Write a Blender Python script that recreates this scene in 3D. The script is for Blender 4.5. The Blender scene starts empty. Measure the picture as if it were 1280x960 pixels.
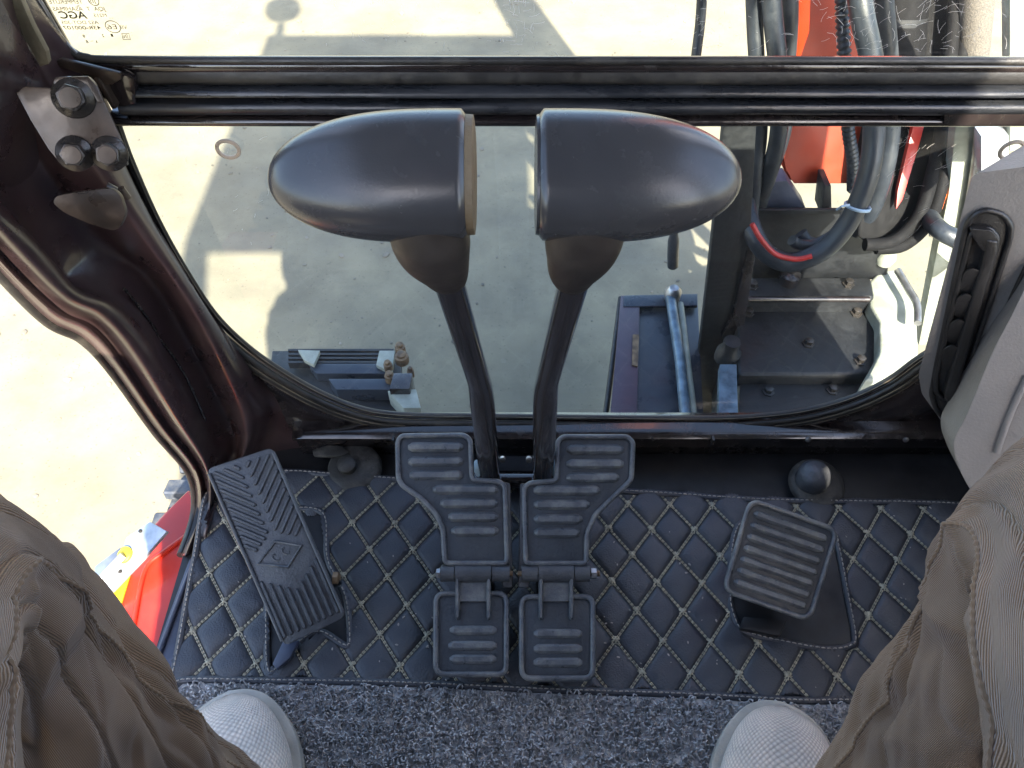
import bpy, bmesh, math, random
from mathutils import Vector, Matrix, noise
from math import radians, sin, cos, pi
random.seed(7)
SC = bpy.context.scene
COL = SC.collection
V = Vector
# ------------------------------------------------------------------ camera, world, sun, exposure
CAM = V((0, 0, 0.9)); PITCH = radians(52); F = 931.0
FW = V((0, cos(PITCH), -sin(PITCH))); DN = V((0, -sin(PITCH), -cos(PITCH))); RT = V((1, 0, 0))
cd = bpy.data.cameras.new('camera'); cam = bpy.data.objects.new('camera', cd); COL.objects.link(cam)
cam.location = CAM; cam.rotation_euler = (radians(90) - PITCH, 0, 0)
cd.sensor_width = 36; cd.lens = 36 * F / 1280; cd.clip_start = 0.02; cd.clip_end = 2000
SC.camera = cam
SUN_EL = radians(41.5); SUN_AZ = radians(13)        # azimuth: sun behind the cab, a little to the right
w = bpy.data.worlds.new("World"); SC.world = w; w.use_nodes = True
nt = w.node_tree; bg = nt.nodes['Background']; sky = nt.nodes.new('ShaderNodeTexSky')
sky.sky_type = 'NISHITA'; sky.sun_disc = False; sky.sun_elevation = SUN_EL; sky.sun_rotation = pi - SUN_AZ
sky.air_density = 1.0; sky.dust_density = 2.0
nt.links.new(sky.outputs[0], bg.inputs[0]); bg.inputs[1].default_value = 0.15
sd = bpy.data.lights.new('sun', 'SUN'); sd.energy = 4.6; sd.angle = radians(0.6); sd.color = (1, .92, .78)
so = bpy.data.objects.new('sun', sd); COL.objects.link(so)
SDIR = V((-sin(SUN_AZ) * cos(SUN_EL), cos(SUN_AZ) * cos(SUN_EL), -sin(SUN_EL)))
so.rotation_euler = SDIR.to_track_quat('-Z', 'Y').to_euler()
SC.view_settings.view_transform = 'Standard'; SC.view_settings.look = 'None'
SC.view_settings.gamma = 1; SC.view_settings.exposure = 2.5; SC.view_settings.use_curve_mapping = False
SC.render.engine = 'CYCLES'

# ------------------------------------------------------------------ helpers
def ray(px, py):
    return FW + RT * ((px - 640) / F) + DN * ((py - 480) / F)
def at_y(px, py, y):
    r = ray(px, py); return CAM + r * (y / r.y)
def at_z(px, py, z):
    r = ray(px, py); return CAM + r * ((z - CAM.z) / r.z)
def at_d(px, py, d):
    return CAM + ray(px, py) * d
def at_pl(px, py, p0, n):
    r = ray(px, py); return CAM + r * ((p0 - CAM).dot(n) / r.dot(n))

def link(name, me, mat=None, parent=None, smooth=None, loc=None):
    o = bpy.data.objects.new(name, me); COL.objects.link(o)
    if mat is not None and not me.materials: me.materials.append(mat)
    if parent is not None: o.parent = parent
    if smooth is not None:
        for p in me.polygons: p.use_smooth = True
        me.set_sharp_from_angle(angle=radians(smooth))
    if loc is not None: o.location = loc
    return o
def bm_obj(name, bm, mat=None, parent=None, smooth=35):
    bmesh.ops.recalc_face_normals(bm, faces=bm.faces)
    me = bpy.data.meshes.new(name); bm.to_mesh(me); bm.free()
    return link(name, me, mat, parent, smooth)
def tag(o, label, cat, group=None, kind=None):
    if label: o['label'] = label
    if cat: o['category'] = cat
    if group: o['group'] = group
    if kind: o['kind'] = kind
    return o
def thing(name, label, cat, loc=(0, 0, 0), group=None):
    o = bpy.data.objects.new(name, None); o.empty_display_size = .05; COL.objects.link(o)
    o.location = (0, 0, 0)
    return tag(o, label, cat, group)

def crom(pts, n, closed=False):
    """Catmull-Rom resample, n segments per span"""
    P = [V(p) for p in pts]; L = len(P); out = []
    rng = range(L) if closed else range(L - 1)
    for i in rng:
        if closed: a, b, c, d = P[(i - 1) % L], P[i], P[(i + 1) % L], P[(i + 2) % L]
        else: a, b, c, d = P[max(i - 1, 0)], P[i], P[i + 1], P[min(i + 2, L - 1)]
        for k in range(n):
            t = k / n
            out.append(.5 * ((2 * b) + (c - a) * t + (2 * a - 5 * b + 4 * c - d) * t * t + (3 * b - a - 3 * c + d) * t ** 3))
    if not closed: out.append(P[-1])
    return out
def resample(pts, n):
    P = [V(p) for p in pts]; d = [0]
    for i in range(1, len(P)): d.append(d[-1] + (P[i] - P[i - 1]).length)
    out = []; j = 0
    for k in range(n):
        s = d[-1] * k / (n - 1)
        while j < len(P) - 2 and d[j + 1] < s: j += 1
        t = (s - d[j]) / max(d[j + 1] - d[j], 1e-9); out.append(P[j].lerp(P[j + 1], min(max(t, 0), 1)))
    return out

def add_tube(bm, pts, r, seg=12, cap=True, closed=False, flat=None):
    """sweep of a circle; r number or list. flat=(normal, factor) squashes along normal"""
    P = [V(p) for p in pts]; n = len(P); rings = []; up = None
    for i in range(n):
        if closed: t = (P[(i + 1) % n] - P[(i - 1) % n]).normalized()
        else: t = (P[min(i + 1, n - 1)] - P[max(i - 1, 0)]).normalized()
        if up is None:
            up = V((0, 0, 1)) if abs(t.z) < .9 else V((0, 1, 0))
            if flat: up = V(flat[0])
        a = (up - t * up.dot(t))
        if a.length < 1e-6: a = t.orthogonal()
        a.normalize(); up = a; b = t.cross(a)
        rr = r[i] if isinstance(r, (list, tuple)) else r
        fk = flat[1] if flat else 1
        rings.append([bm.verts.new(P[i] + a * (rr * fk * cos(2 * pi * k / seg)) + b * (rr * sin(2 * pi * k / seg))) for k in range(seg)])
    m = n if closed else n - 1
    for i in range(m):
        A, B = rings[i], rings[(i + 1) % n]
        for k in range(seg): bm.faces.new((A[k], A[(k + 1) % seg], B[(k + 1) % seg], B[k]))
    if cap and not closed:
        bm.faces.new(rings[0][::-1]); bm.faces.new(rings[-1])
def tube(name, pts, r, mat, parent=None, seg=12, closed=False, flat=None):
    bm = bmesh.new(); add_tube(bm, pts, r, seg, True, closed, flat); return bm_obj(name, bm, mat, parent, 50)

def add_prism(bm, pts, off, bevel=0, bseg=2):
    """polygon pts (3D) extruded by vector off"""
    off = V(off); a = [bm.verts.new(V(p)) for p in pts]; b = [bm.verts.new(V(p) + off) for p in pts]; n = len(a)
    fs = [bm.faces.new(a), bm.faces.new(b[::-1])]
    for i in range(n): fs.append(bm.faces.new((a[i], b[i], b[(i + 1) % n], a[(i + 1) % n])))
    if bevel:
        es = set()
        for f in fs: es.update(f.edges)
        bmesh.ops.recalc_face_normals(bm, faces=fs)
        bmesh.ops.bevel(bm, geom=list(es), offset=bevel, segments=bseg, affect='EDGES', profile=.6, clamp_overlap=True)
def prism(name, pts, off, mat, parent=None, bevel=0, bseg=2, smooth=35):
    bm = bmesh.new(); add_prism(bm, pts, off, bevel, bseg); return bm_obj(name, bm, mat, parent, smooth)
def add_box(bm, lo, hi, bevel=0, bseg=2):
    x0, y0, z0 = lo; x1, y1, z1 = hi
    add_prism(bm, [(x0, y0, z0), (x1, y0, z0), (x1, y1, z0), (x0, y1, z0)], (0, 0, z1 - z0), bevel, bseg)
def box(name, lo, hi, mat, parent=None, bevel=0, bseg=2):
    bm = bmesh.new(); add_box(bm, lo, hi, bevel, bseg); return bm_obj(name, bm, mat, parent)
def roundpoly(pts, r, n=4):
    """round the corners of a 3D polygon"""
    P = [V(p) for p in pts]; out = []; L = len(P)
    for i in range(L):
        a, b, c = P[i - 1], P[i], P[(i + 1) % L]
        d1 = (a - b); d2 = (c - b); rr = min(r, d1.length * .45, d2.length * .45)
        p = b + d1.normalized() * rr; q = b + d2.normalized() * rr
        for k in range(n + 1):
            t = k / n; out.append(p.lerp(b, t).lerp(b.lerp(q, t), t))
    return out
def add_bar(bm, p, q, w, h, nrm, sink=.001):
    """rounded raised rib from p to q on a surface with normal nrm"""
    p = V(p); q = V(q); nrm = V(nrm).normalized(); t = (q - p).normalized(); s = nrm.cross(t)
    prof = [(-.5, 0), (-.42, .6), (-.22, .95), (.22, .95), (.42, .6), (.5, 0)]
    st = [(0, .35), (.12, .8), (.25, 1)]
    L = (q - p).length; ds = [(w * .5 * a / .5 * .6, k) for a, k in st]
    pos = [(0, .45)] + [(w * .35, .9), (w * .6, 1)] + [(L - w * .6, 1), (L - w * .35, .9), (L, .45)]
    rings = []
    for d, k in pos:
        rings.append([bm.verts.new(p + t * d + s * (a * w * k) + nrm * (b * h * (1 if k > .8 else .4) - sink)) for a, b in prof])
    for i in range(len(rings) - 1):
        A, B = rings[i], rings[i + 1]
        for k in range(5): bm.faces.new((A[k], A[k + 1], B[k + 1], B[k]))
    bm.faces.new(rings[0]); bm.faces.new(rings[-1][::-1])
def add_lathe(bm, prof, c, axis, seg=24):
    axis = V(axis).normalized(); a = axis.orthogonal().normalized(); b = axis.cross(a); c = V(c); rings = []
    for r, h in prof:
        rings.append([bm.verts.new(c + axis * h + (a * cos(2 * pi * k / seg) + b * sin(2 * pi * k / seg)) * max(r, 1e-5)) for k in range(seg)])
    for A, B in zip(rings, rings[1:]):
        for k in range(seg): bm.faces.new((A[k], A[(k + 1) % seg], B[(k + 1) % seg], B[k]))
    bm.faces.new(rings[0][::-1]); bm.faces.new(rings[-1])
def lathe(name, prof, c, axis, mat, parent=None, seg=24, smooth=40):
    bm = bmesh.new(); add_lathe(bm, prof, c, axis, seg); return bm_obj(name, bm, mat, parent, smooth)
def loft_obj(name, rings, mat, parent=None, smooth=60, closed=False, uvscale=None, thick=0):
    """rings: list of equal-length point lists"""
    n, m = len(rings), len(rings[0]); vs = [tuple(p) for r in rings for p in r]; fs = []
    mm = m if closed else m - 1
    for i in range(n - 1):
        for k in range(mm):
            k2 = (k + 1) % m; fs.append((i * m + k, i * m + k2, (i + 1) * m + k2, (i + 1) * m + k))
    me = bpy.data.meshes.new(name); me.from_pydata(vs, [], fs)
    if uvscale:
        uv = me.uv_layers.new(name='UVMap'); li = 0
        for i in range(n - 1):
            for k in range(mm):
                for a, b in ((k, i), (k + 1, i), (k + 1, i + 1), (k, i + 1)):
                    uv.data[li].uv = (a / m * uvscale[0], b / n * uvscale[1]); li += 1
    o = link(name, me, mat, parent, smooth)
    if thick:
        md = o.modifiers.new('thick', 'SOLIDIFY'); md.thickness = thick; md.offset = -1
    return o

# ------------------------------------------------------------------ materials
def mat(name, col, rough=.5, metal=0, col2=None, nscale=30, nmix=.5, bump=0, bscale=200, rvar=.1, coat=0,
        dust=0, dustcol=(.25, .22, .17), dscale=9, spec=.5, sheen=0, stretch=None):
    m = bpy.data.materials.new(name); m.use_nodes = True; t = m.node_tree; N = t.nodes; L = t.links
    b = N['Principled BSDF']; tc = N.new('ShaderNodeTexCoord'); src = tc.outputs['Object']
    if stretch:
        mp = N.new('ShaderNodeMapping'); mp.inputs['Scale'].default_value = stretch; L.new(src, mp.inputs[0]); src = mp.outputs[0]
    n1 = N.new('ShaderNodeTexNoise'); n1.inputs['Scale'].default_value = nscale; n1.inputs['Detail'].default_value = 6
    L.new(src, n1.inputs['Vector'])
    c2 = col2 or tuple(c * .7 for c in col)
    cr = N.new('ShaderNodeValToRGB'); cr.color_ramp.elements[0].position = .5 - nmix * .5 * .6; cr.color_ramp.elements[1].position = .5 + nmix * .5 * .6
    cr.color_ramp.elements[0].color = (*c2, 1); cr.color_ramp.elements[1].color = (*col, 1); L.new(n1.outputs[0], cr.inputs[0])
    out = cr.outputs[0]
    mr = N.new('ShaderNodeMapRange'); mr.inputs[3].default_value = max(rough - rvar, .02); mr.inputs[4].default_value = min(rough + rvar, 1)
    n2 = N.new('ShaderNodeTexNoise'); n2.inputs['Scale'].default_value = nscale * 2.3; n2.inputs['Detail'].default_value = 8; L.new(src, n2.inputs['Vector'])
    mr.inputs[1].default_value = .3; mr.inputs[2].default_value = .7
    L.new(n2.outputs[0], mr.inputs[0]); ro = mr.outputs[0]
    if dust:
        n3 = N.new('ShaderNodeTexNoise'); n3.inputs['Scale'].default_value = dscale; n3.inputs['Detail'].default_value = 12; n3.inputs['Roughness'].default_value = .75
        L.new(src, n3.inputs['Vector'])
        r3 = N.new('ShaderNodeMapRange'); r3.inputs[1].default_value = .48; r3.inputs[2].default_value = .75; r3.inputs[4].default_value = dust; L.new(n3.outputs[0], r3.inputs[0])
        mx = N.new('ShaderNodeMix'); mx.data_type = 'RGBA'; L.new(r3.outputs[0], mx.inputs[0]); L.new(out, mx.inputs[6]); mx.inputs[7].default_value = (*dustcol, 1); out = mx.outputs[2]
        ma = N.new('ShaderNodeMath'); ma.operation = 'ADD'; ma.use_clamp = True; L.new(ro, ma.inputs[0]); L.new(r3.outputs[0], ma.inputs[1]); ro = ma.outputs[0]
    L.new(out, b.inputs['Base Color']); L.new(ro, b.inputs['Roughness'])
    b.inputs['Metallic'].default_value = metal; b.inputs['Coat Weight'].default_value = coat; b.inputs['Coat Roughness'].default_value = .08
    b.inputs['Specular IOR Level'].default_value = spec
    if sheen: b.inputs['Sheen Weight'].default_value = sheen
    if bump:
        n4 = N.new('ShaderNodeTexNoise'); n4.inputs['Scale'].default_value = bscale; n4.inputs['Detail'].default_value = 4; L.new(src, n4.inputs['Vector'])
        bp = N.new('ShaderNodeBump'); bp.inputs['Strength'].default_value = bump; bp.inputs['Distance'].default_value = .002
        L.new(n4.outputs[0], bp.inputs['Height']); L.new(bp.outputs[0], b.inputs['Normal'])
    return m
M = {}
M['gloss'] = mat('black_gloss_paint', (.019, .014, .014), .17, col2=(.010, .008, .008), bump=.12, bscale=160, coat=.6, dust=.25, dustcol=(.10, .085, .07), dscale=22)
M['barpaint'] = mat('black_bar_paint', (.017, .019, .023), .27, col2=(.011, .012, .014), bump=.2, bscale=260, dust=.28, dustcol=(.12, .11, .10), dscale=30, stretch=(.25, 1, 1))
M['seal'] = mat('black_rubber_seal', (.018, .017, .016), .42, bump=.15, bscale=300, dust=.45, dustcol=(.13, .11, .08), dscale=14)
M['rubber'] = mat('dark_rubber', (.056, .058, .064), .40, col2=(.043, .045, .050), bump=.35, bscale=350, dust=.35, dustcol=(.13, .13, .12), dscale=35)
M['pillar'] = mat('dusty_black_paint_red_reflection', (.048, .027, .028), .30, col2=(.026, .016, .017), nscale=7, coat=.35, bump=.04, bscale=90, dust=.22, dustcol=(.16, .12, .09), dscale=16, rvar=.08)  # maroon base puts tan and red reflections into the black paint's colour
M['worn'] = mat('worn_gasket_edge', (.17, .14, .095), .5, col2=(.05, .045, .035), nscale=35)
M['guard'] = mat('black_guard_plastic', (.008, .008, .009), .75, spec=.15)
M['boomred'] = mat('deep_red_boom_paint', (.33, .030, .004), .5, col2=(.24, .020, .003), nscale=12, dust=.1, dustcol=(.3, .1, .06))
M['padbase'] = mat('pedal_groove_shade_rubber', (.030, .036, .045), .5, bump=.4, bscale=280, dust=.35, dustcol=(.10, .105, .11), dscale=45)  # darker than the ribs: groove shade put into the rubber colour
M['pad'] = mat('worn_pedal_rubber', (.090, .096, .105), .34, col2=(.060, .065, .073), nscale=60, bump=.4, bscale=280, dust=.75, dustcol=(.27, .26, .23), dscale=35)
M['grip'] = mat('satin_grip_plastic', (.042, .041, .043), .25, col2=(.037, .036, .038), rvar=.03, bump=.05, bscale=700, dust=.1, dustcol=(.11, .10, .09), dscale=12)
M['collar'] = mat('brown_black_rubber_boot', (.030, .023, .019), .48, bump=.1, bscale=300, dust=.3, dustcol=(.09, .07, .05), dscale=20)
M['seam'] = mat('tan_parting_edge', (.16, .115, .065), .6, bump=.3, bscale=500)
M['shaft'] = mat('lever_black_paint', (.032, .027, .027), .14, coat=.6, rvar=.03)
M['leather'] = mat('mat_leatherette', (.038, .041, .050), .44, col2=(.031, .033, .041), nscale=25, bump=.45, bscale=420, dust=.55, dustcol=(.105, .10, .095), dscale=10, rvar=.08)
M['thread'] = mat('beige_thread', (.42, .38, .28), .8, col2=(.26, .24, .18), nscale=120)
M['thread2'] = mat('brown_grey_thread', (.36, .32, .28), .8, col2=(.20, .18, .16), nscale=120)
M['carpet'] = mat('grey_loop_yarn', (.50, .49, .49), .75, col2=(.25, .25, .255), nscale=90, nmix=.4, bump=.3, bscale=900, dust=.3, dustcol=(.22, .22, .22), dscale=60)
M['floor'] = mat('dark_floor_steel', (.012, .012, .014), .5, dust=.3, dustcol=(.05, .045, .04))
M['sill'] = mat('blue_grey_sill_paint', (.055, .065, .10), .4, dust=.4, dustcol=(.2, .2, .22))
M['steel'] = mat('zinc_steel', (.42, .42, .43), .38, metal=.9, col2=(.25, .25, .26), bump=.2, dust=.4, dustcol=(.2, .17, .13))
M['boltblk'] = mat('black_oxide_bolt', (.05, .045, .042), .28, metal=.6, bump=.3, bscale=300, dust=.3, dustcol=(.2, .16, .12), dscale=40)
M['bracket'] = mat('black_bracket_paint', (.040, .026, .018), .32, coat=.1, col2=(.018, .013, .010), bump=.1, bscale=120, dust=.18, dustcol=(.22, .16, .11), dscale=30)
M['dust_strip'] = mat('dusty_tan_pillar', (.20, .165, .10), .55, col2=(.11, .09, .055), nscale=40, bump=.3)
M['console'] = mat('grey_console_plastic', (.178, .163, .148), .52, col2=(.155, .143, .132), rvar=.05, bump=.25, bscale=500, dust=.25, dustcol=(.24, .23, .21), dscale=14)
M['vent'] = mat('black_vent_plastic', (.020, .019, .019), .38, rvar=.04, bump=.2, bscale=600, dust=.2, dustcol=(.1, .09, .08), dscale=30)
M['mount'] = mat('dusty_rubber_mount', (.035, .032, .028), .6, dust=.7, dustcol=(.22, .2, .17), dscale=20, bump=.4)
M['red'] = mat('red_machine_paint', (.50, .028, .012), .38, col2=(.40, .020, .010), nscale=8, coat=.3, dust=.15, dustcol=(.35, .12, .08), dscale=7)
M['orange'] = mat('orange_reflector', (.85, .16, .01), .3, col2=(.7, .1, .01))
M['yellow'] = mat('yellow_stripe', (.85, .62, .02), .45, col2=(.75, .5, .02))
M['silver'] = mat('worn_galvanised_plate', (.55, .58, .62), .35, metal=.5, col2=(.30, .33, .36), nscale=30, bump=.4, bscale=100)
M['hose'] = mat('hydraulic_hose_rubber', (.022, .027, .036), .36, col2=(.016, .020, .026), bump=.15, dust=.3, dustcol=(.10, .11, .12), dscale=12)
M['redhose'] = mat('red_sheath', (.45, .03, .025), .45)
M['tie'] = mat('pale_blue_cable_tie', (.30, .40, .50), .4)
M['ironblk'] = mat('black_cast_iron', (.009, .010, .012), .5, bump=.6, bscale=60, dust=.28, dustcol=(.05, .055, .06), dscale=10)
M['deck'] = mat('dark_blue_plate', (.022, .030, .044), .3, col2=(.014, .019, .028), nscale=6, dust=.3, dustcol=(.06, .075, .09), dscale=8)
M['maroon'] = mat('maroon_edge_plate', (.055, .032, .050), .4, col2=(.04, .025, .04))
M['rod'] = mat('pale_blue_strut', (.13, .19, .25), .4, metal=.3, col2=(.05, .08, .11), nscale=40, bump=.3)
M['pale'] = mat('pale_dusty_casting', (.30, .32, .27), .6, col2=(.20, .21, .17), nscale=25, bump=.5, bscale=80)
M['brass'] = mat('rusty_brass_bolt', (.20, .13, .07), .6, metal=.3, col2=(.06, .035, .02), nscale=60, bump=.5)
M['shoe'] = None
M['sole'] = mat('off_white_sole', (.42, .39, .34), .6, col2=(.32, .30, .26), bump=.3, bscale=400)
M['jacket'] = mat('dark_work_jacket', (.05, .05, .06), .8, bump=.4)
M['skin'] = mat('skin', (.45, .28, .2), .55)
M['seatfab'] = mat('black_seat_vinyl', (.02, .02, .022), .5)
M['ink'] = mat('dark_glass_print', (.10, .09, .05), .6)
M['scratch'] = mat('glass_scratch', (.75, .72, .68), .5)
M['ring'] = mat('glass_plug_rim', (.42, .34, .26), .5, bump=.3)
M['trackr'] = mat('track_rubber', (.035, .045, .065), .6, bump=.7, bscale=50, dust=.6, dustcol=(.25, .24, .2), dscale=8)

def glass_mat(name, tint, refl):
    m = bpy.data.materials.new(name); m.use_nodes = True; t = m.node_tree; N = t.nodes; L = t.links; N.clear()
    o = N.new('ShaderNodeOutputMaterial'); tr = N.new('ShaderNodeBsdfTransparent'); gl = N.new('ShaderNodeBsdfGlossy'); mx = N.new('ShaderNodeMixShader')
    fr = N.new('ShaderNodeFresnel'); fr.inputs[0].default_value = refl; gl.inputs['Roughness'].default_value = .02
    df = N.new('ShaderNodeBsdfDiffuse'); df.inputs[0].default_value = (.70, .70, .66, 1); m2 = N.new('ShaderNodeMixShader')
    tc = N.new('ShaderNodeTexCoord'); ns = N.new('ShaderNodeTexNoise'); ns.inputs['Scale'].default_value = 6; ns.inputs['Detail'].default_value = 10
    mr = N.new('ShaderNodeMapRange'); mr.inputs[1].default_value = .35; mr.inputs[2].default_value = .8; mr.inputs[3].default_value = .003; mr.inputs[4].default_value = .042
    L.new(tc.outputs['Object'], ns.inputs['Vector']); L.new(ns.outputs[0], mr.inputs[0])
    tr.inputs[0].default_value = (*tint, 1); L.new(fr.outputs[0], mx.inputs[0]); L.new(tr.outputs[0], mx.inputs[1]); L.new(gl.outputs[0], mx.inputs[2])
    L.new(mr.outputs[0], m2.inputs[0]); L.new(mx.outputs[0], m2.inputs[1]); L.new(df.outputs[0], m2.inputs[2]); L.new(m2.outputs[0], o.inputs[0]); return m
M['glass'] = glass_mat('window_glass', (.88, .92, .91), 1.5)
M['glass_up'] = glass_mat('upper_window_glass', (.95, .97, .93), 1.3)

def trouser_mat():
    m = mat('brown_twill', (.265, .165, .092), .85, col2=(.160, .098, .055), nscale=14, sheen=.25)
    t = m.node_tree; N = t.nodes; L = t.links; b = N['Principled BSDF']
    uv = N.new('ShaderNodeUVMap'); mp = N.new('ShaderNodeMapping'); mp.inputs['Rotation'].default_value = (0, 0, radians(8)); L.new(uv.outputs[0], mp.inputs[0])
    wv = N.new('ShaderNodeTexWave'); wv.inputs['Scale'].default_value = 320; wv.inputs['Distortion'].default_value = .25; wv.inputs['Detail'].default_value = 2; wv.inputs['Detail Scale'].default_value = 3
    L.new(mp.outputs[0], wv.inputs[0])
    wv2 = N.new('ShaderNodeTexNoise'); wv2.inputs['Scale'].default_value = 900; L.new(uv.outputs[0], wv2.inputs[0])
    ad = N.new('ShaderNodeMath'); ad.operation = 'MULTIPLY_ADD'; ad.inputs[1].default_value = .5; L.new(wv2.outputs[0], ad.inputs[0]); L.new(wv.outputs['Fac'], ad.inputs[2])
    bp = N.new('ShaderNodeBump'); bp.inputs['Strength'].default_value = .8; bp.inputs['Distance'].default_value = .0010
    L.new(ad.outputs[0], bp.inputs['Height']); L.new(bp.outputs[0], b.inputs['Normal'])
    old = b.inputs['Base Color'].links[0].from_socket
    mx = N.new('ShaderNodeMix'); mx.data_type = 'RGBA'; mx.blend_type = 'MULTIPLY'; mx.inputs[0].default_value = 1
    mr = N.new('ShaderNodeMapRange'); mr.inputs[3].default_value = .68; mr.inputs[4].default_value = 1.2; L.new(wv.outputs['Fac'], mr.inputs[0])
    L.new(old, mx.inputs[6]); L.new(mr.outputs[0], mx.inputs[7]); L.new(mx.outputs[2], b.inputs['Base Color'])
    return m
M['trouser'] = trouser_mat()
def shoe_mat():
    m = mat('light_grey_knit', (.70, .59, .50), .8, col2=(.54, .48, .42), nscale=30, sheen=.2)
    t = m.node_tree; N = t.nodes; L = t.links; b = N['Principled BSDF']
    uv = N.new('ShaderNodeUVMap'); vo = N.new('ShaderNodeTexVoronoi'); vo.inputs['Randomness'].default_value = .12; vo.inputs['Scale'].default_value = 330
    mp = N.new('ShaderNodeMapping'); mp.inputs['Rotation'].default_value = (0, 0, radians(38)); mp.inputs['Scale'].default_value = (1, .8, 1)
    L.new(uv.outputs[0], mp.inputs[0]); L.new(mp.outputs[0], vo.inputs['Vector'])
    bp = N.new('ShaderNodeBump'); bp.invert = True; bp.inputs['Strength'].default_value = .9; bp.inputs['Distance'].default_value = .0016
    L.new(vo.outputs['Distance'], bp.inputs['Height']); L.new(bp.outputs[0], b.inputs['Normal'])
    old = b.inputs['Base Color'].links[0].from_socket
    mr = N.new('ShaderNodeMapRange'); mr.inputs[1].default_value = .1; mr.inputs[2].default_value = .6; mr.inputs[3].default_value = 1.15; mr.inputs[4].default_value = .68; L.new(vo.outputs['Distance'], mr.inputs[0])
    mx = N.new('ShaderNodeMix'); mx.data_type = 'RGBA'; mx.blend_type = 'MULTIPLY'; mx.inputs[0].default_value = 1
    L.new(old, mx.inputs[6]); L.new(mr.outputs[0], mx.inputs[7]); L.new(mx.outputs[2], b.inputs['Base Color'])
    return m
M['shoe'] = shoe_mat()
M['ground'] = mat('pale_dry_ground', (.205, .180, .119), .9, col2=(.146, .131, .092), nscale=3.5, nmix=.5, bump=1, bscale=25, dust=.55, dustcol=(.115, .108, .088), dscale=9)
def speckle(m, scale, lo, hi, fac, thr):
    t = m.node_tree; N = t.nodes; L = t.links; b = N['Principled BSDF']; tc = N.new('ShaderNodeTexCoord')
    vo = N.new('ShaderNodeTexVoronoi'); vo.inputs['Scale'].default_value = scale; L.new(tc.outputs['Object'], vo.inputs['Vector'])
    mr = N.new('ShaderNodeMapRange'); mr.inputs[1].default_value = thr; mr.inputs[2].default_value = thr + .12; mr.inputs[3].default_value = lo; mr.inputs[4].default_value = hi
    L.new(vo.outputs['Distance'], mr.inputs[0])
    n = N.new('ShaderNodeTexNoise'); n.inputs['Scale'].default_value = scale * .13; n.inputs['Detail'].default_value = 8; L.new(tc.outputs['Object'], n.inputs['Vector'])
    m2 = N.new('ShaderNodeMapRange'); m2.inputs[1].default_value = .35; m2.inputs[2].default_value = .65; m2.inputs[3].default_value = fac; m2.inputs[4].default_value = 1; L.new(n.outputs[0], m2.inputs[0])
    old = b.inputs['Base Color'].links[0].from_socket; mm = N.new('ShaderNodeMath'); mm.operation = 'MULTIPLY'; L.new(mr.outputs[0], mm.inputs[0]); L.new(m2.outputs[0], mm.inputs[1])
    mx = N.new('ShaderNodeMix'); mx.data_type = 'RGBA'; mx.blend_type = 'MULTIPLY'; mx.inputs[0].default_value = 1; L.new(old, mx.inputs[6]); L.new(mm.outputs[0], mx.inputs[7]); L.new(mx.outputs[2], b.inputs['Base Color'])
speckle(M['ground'], 60, .72, 1.12, .86, .06)

# ------------------------------------------------------------------ ground
bm = bmesh.new(); bmesh.ops.create_grid(bm, x_segments=8, y_segments=8, size=400)
bmesh.ops.translate(bm, verts=bm.verts, vec=(0, 0, -.75))
tag(bm_obj('ground', bm, M['ground']), 'pale dry sunlit ground around the machine', None, kind='structure')
GROUND = -.75

bm = bmesh.new()
for i in range(1300):
    y = random.uniform(.9, 5.5); x = random.uniform(-2.6, 2.2); r_ = random.choice((.003, .004, .005, .006, .009)) * random.uniform(.7, 1.4)
    bmesh.ops.create_icosphere(bm, subdivisions=1, radius=r_, matrix=Matrix.Translation((x, y, GROUND + r_ * .15)) @ Matrix.Rotation(random.uniform(0, 6), 4, 'Z') @ Matrix.Diagonal((1.3, .9, .5, 1)))
tag(bm_obj('pebbles', bm, mat('pebble_stone', (.24, .21, .16), .9, col2=(.08, .075, .06), nscale=7)), 'small loose pebbles scattered over the pale ground', 'gravel', kind='stuff')
# ------------------------------------------------------------------ cab shell (one thing: parts)
cab = thing('excavator_cab', 'black glossy steel excavator cab frame around the two front windows', 'cab')
# glass outline in the plane y=.6
YG = .600
out_px = [(150, 150), (168, 200), (200, 272), (235, 335), (270, 388), (305, 424), (345, 454), (400, 486), (450, 506), (500, 514), (600, 516), (760, 518), (880, 519), (950, 516),
          (1010, 508), (1065, 492), (1110, 470), (1150, 441)]
outl = [at_y(a, b, YG) for a, b in out_px] + [V((.555, YG, .27)), V((.60, YG, .36)), V((.62, YG, .45)), V((.625, YG, .56))]
outl = crom(outl, 5)
def offs(path, d, y):
    o = []
    for i, p in enumerate(path):
        t = (path[min(i + 1, len(path) - 1)] - path[max(i - 1, 0)]).normalized(); nrm = V((-t.z, 0, t.x))  # points toward the inside
        q = p - nrm * d; q.y = y; o.append(q)
    return o
# front panel around the lower window, as a strip from gasket to the outer rectangle
inner = offs(outl, .010, .603); outer = []
for p in inner:
    c = V((.12, 0, .45)); d = V((p.x - c.x, 0, p.z - c.z)); ts = []
    if d.x > 0: ts.append((.68 - c.x) / d.x)
    if d.x < 0: ts.append((-.425 - c.x) / d.x)
    if d.z < 0: ts.append((-.03 - c.z) / d.z)
    k = min(t for t in ts if t > 0); outer.append(V((c.x + d.x * k, .606, c.z + d.z * k)))
loft_obj('front_panel', [inner, [a.lerp(b, .5) for a, b in zip(inner, outer)], outer], M['gloss'], cab, thick=.012)
# lower glass pane
gl = offs(outl, .004, .601)
bm = bmesh.new(); vs = [bm.verts.new(p) for p in gl]; bm.faces.new(vs)
bm_obj('lower_window', bm, M['glass'], cab, smooth=None)
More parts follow.
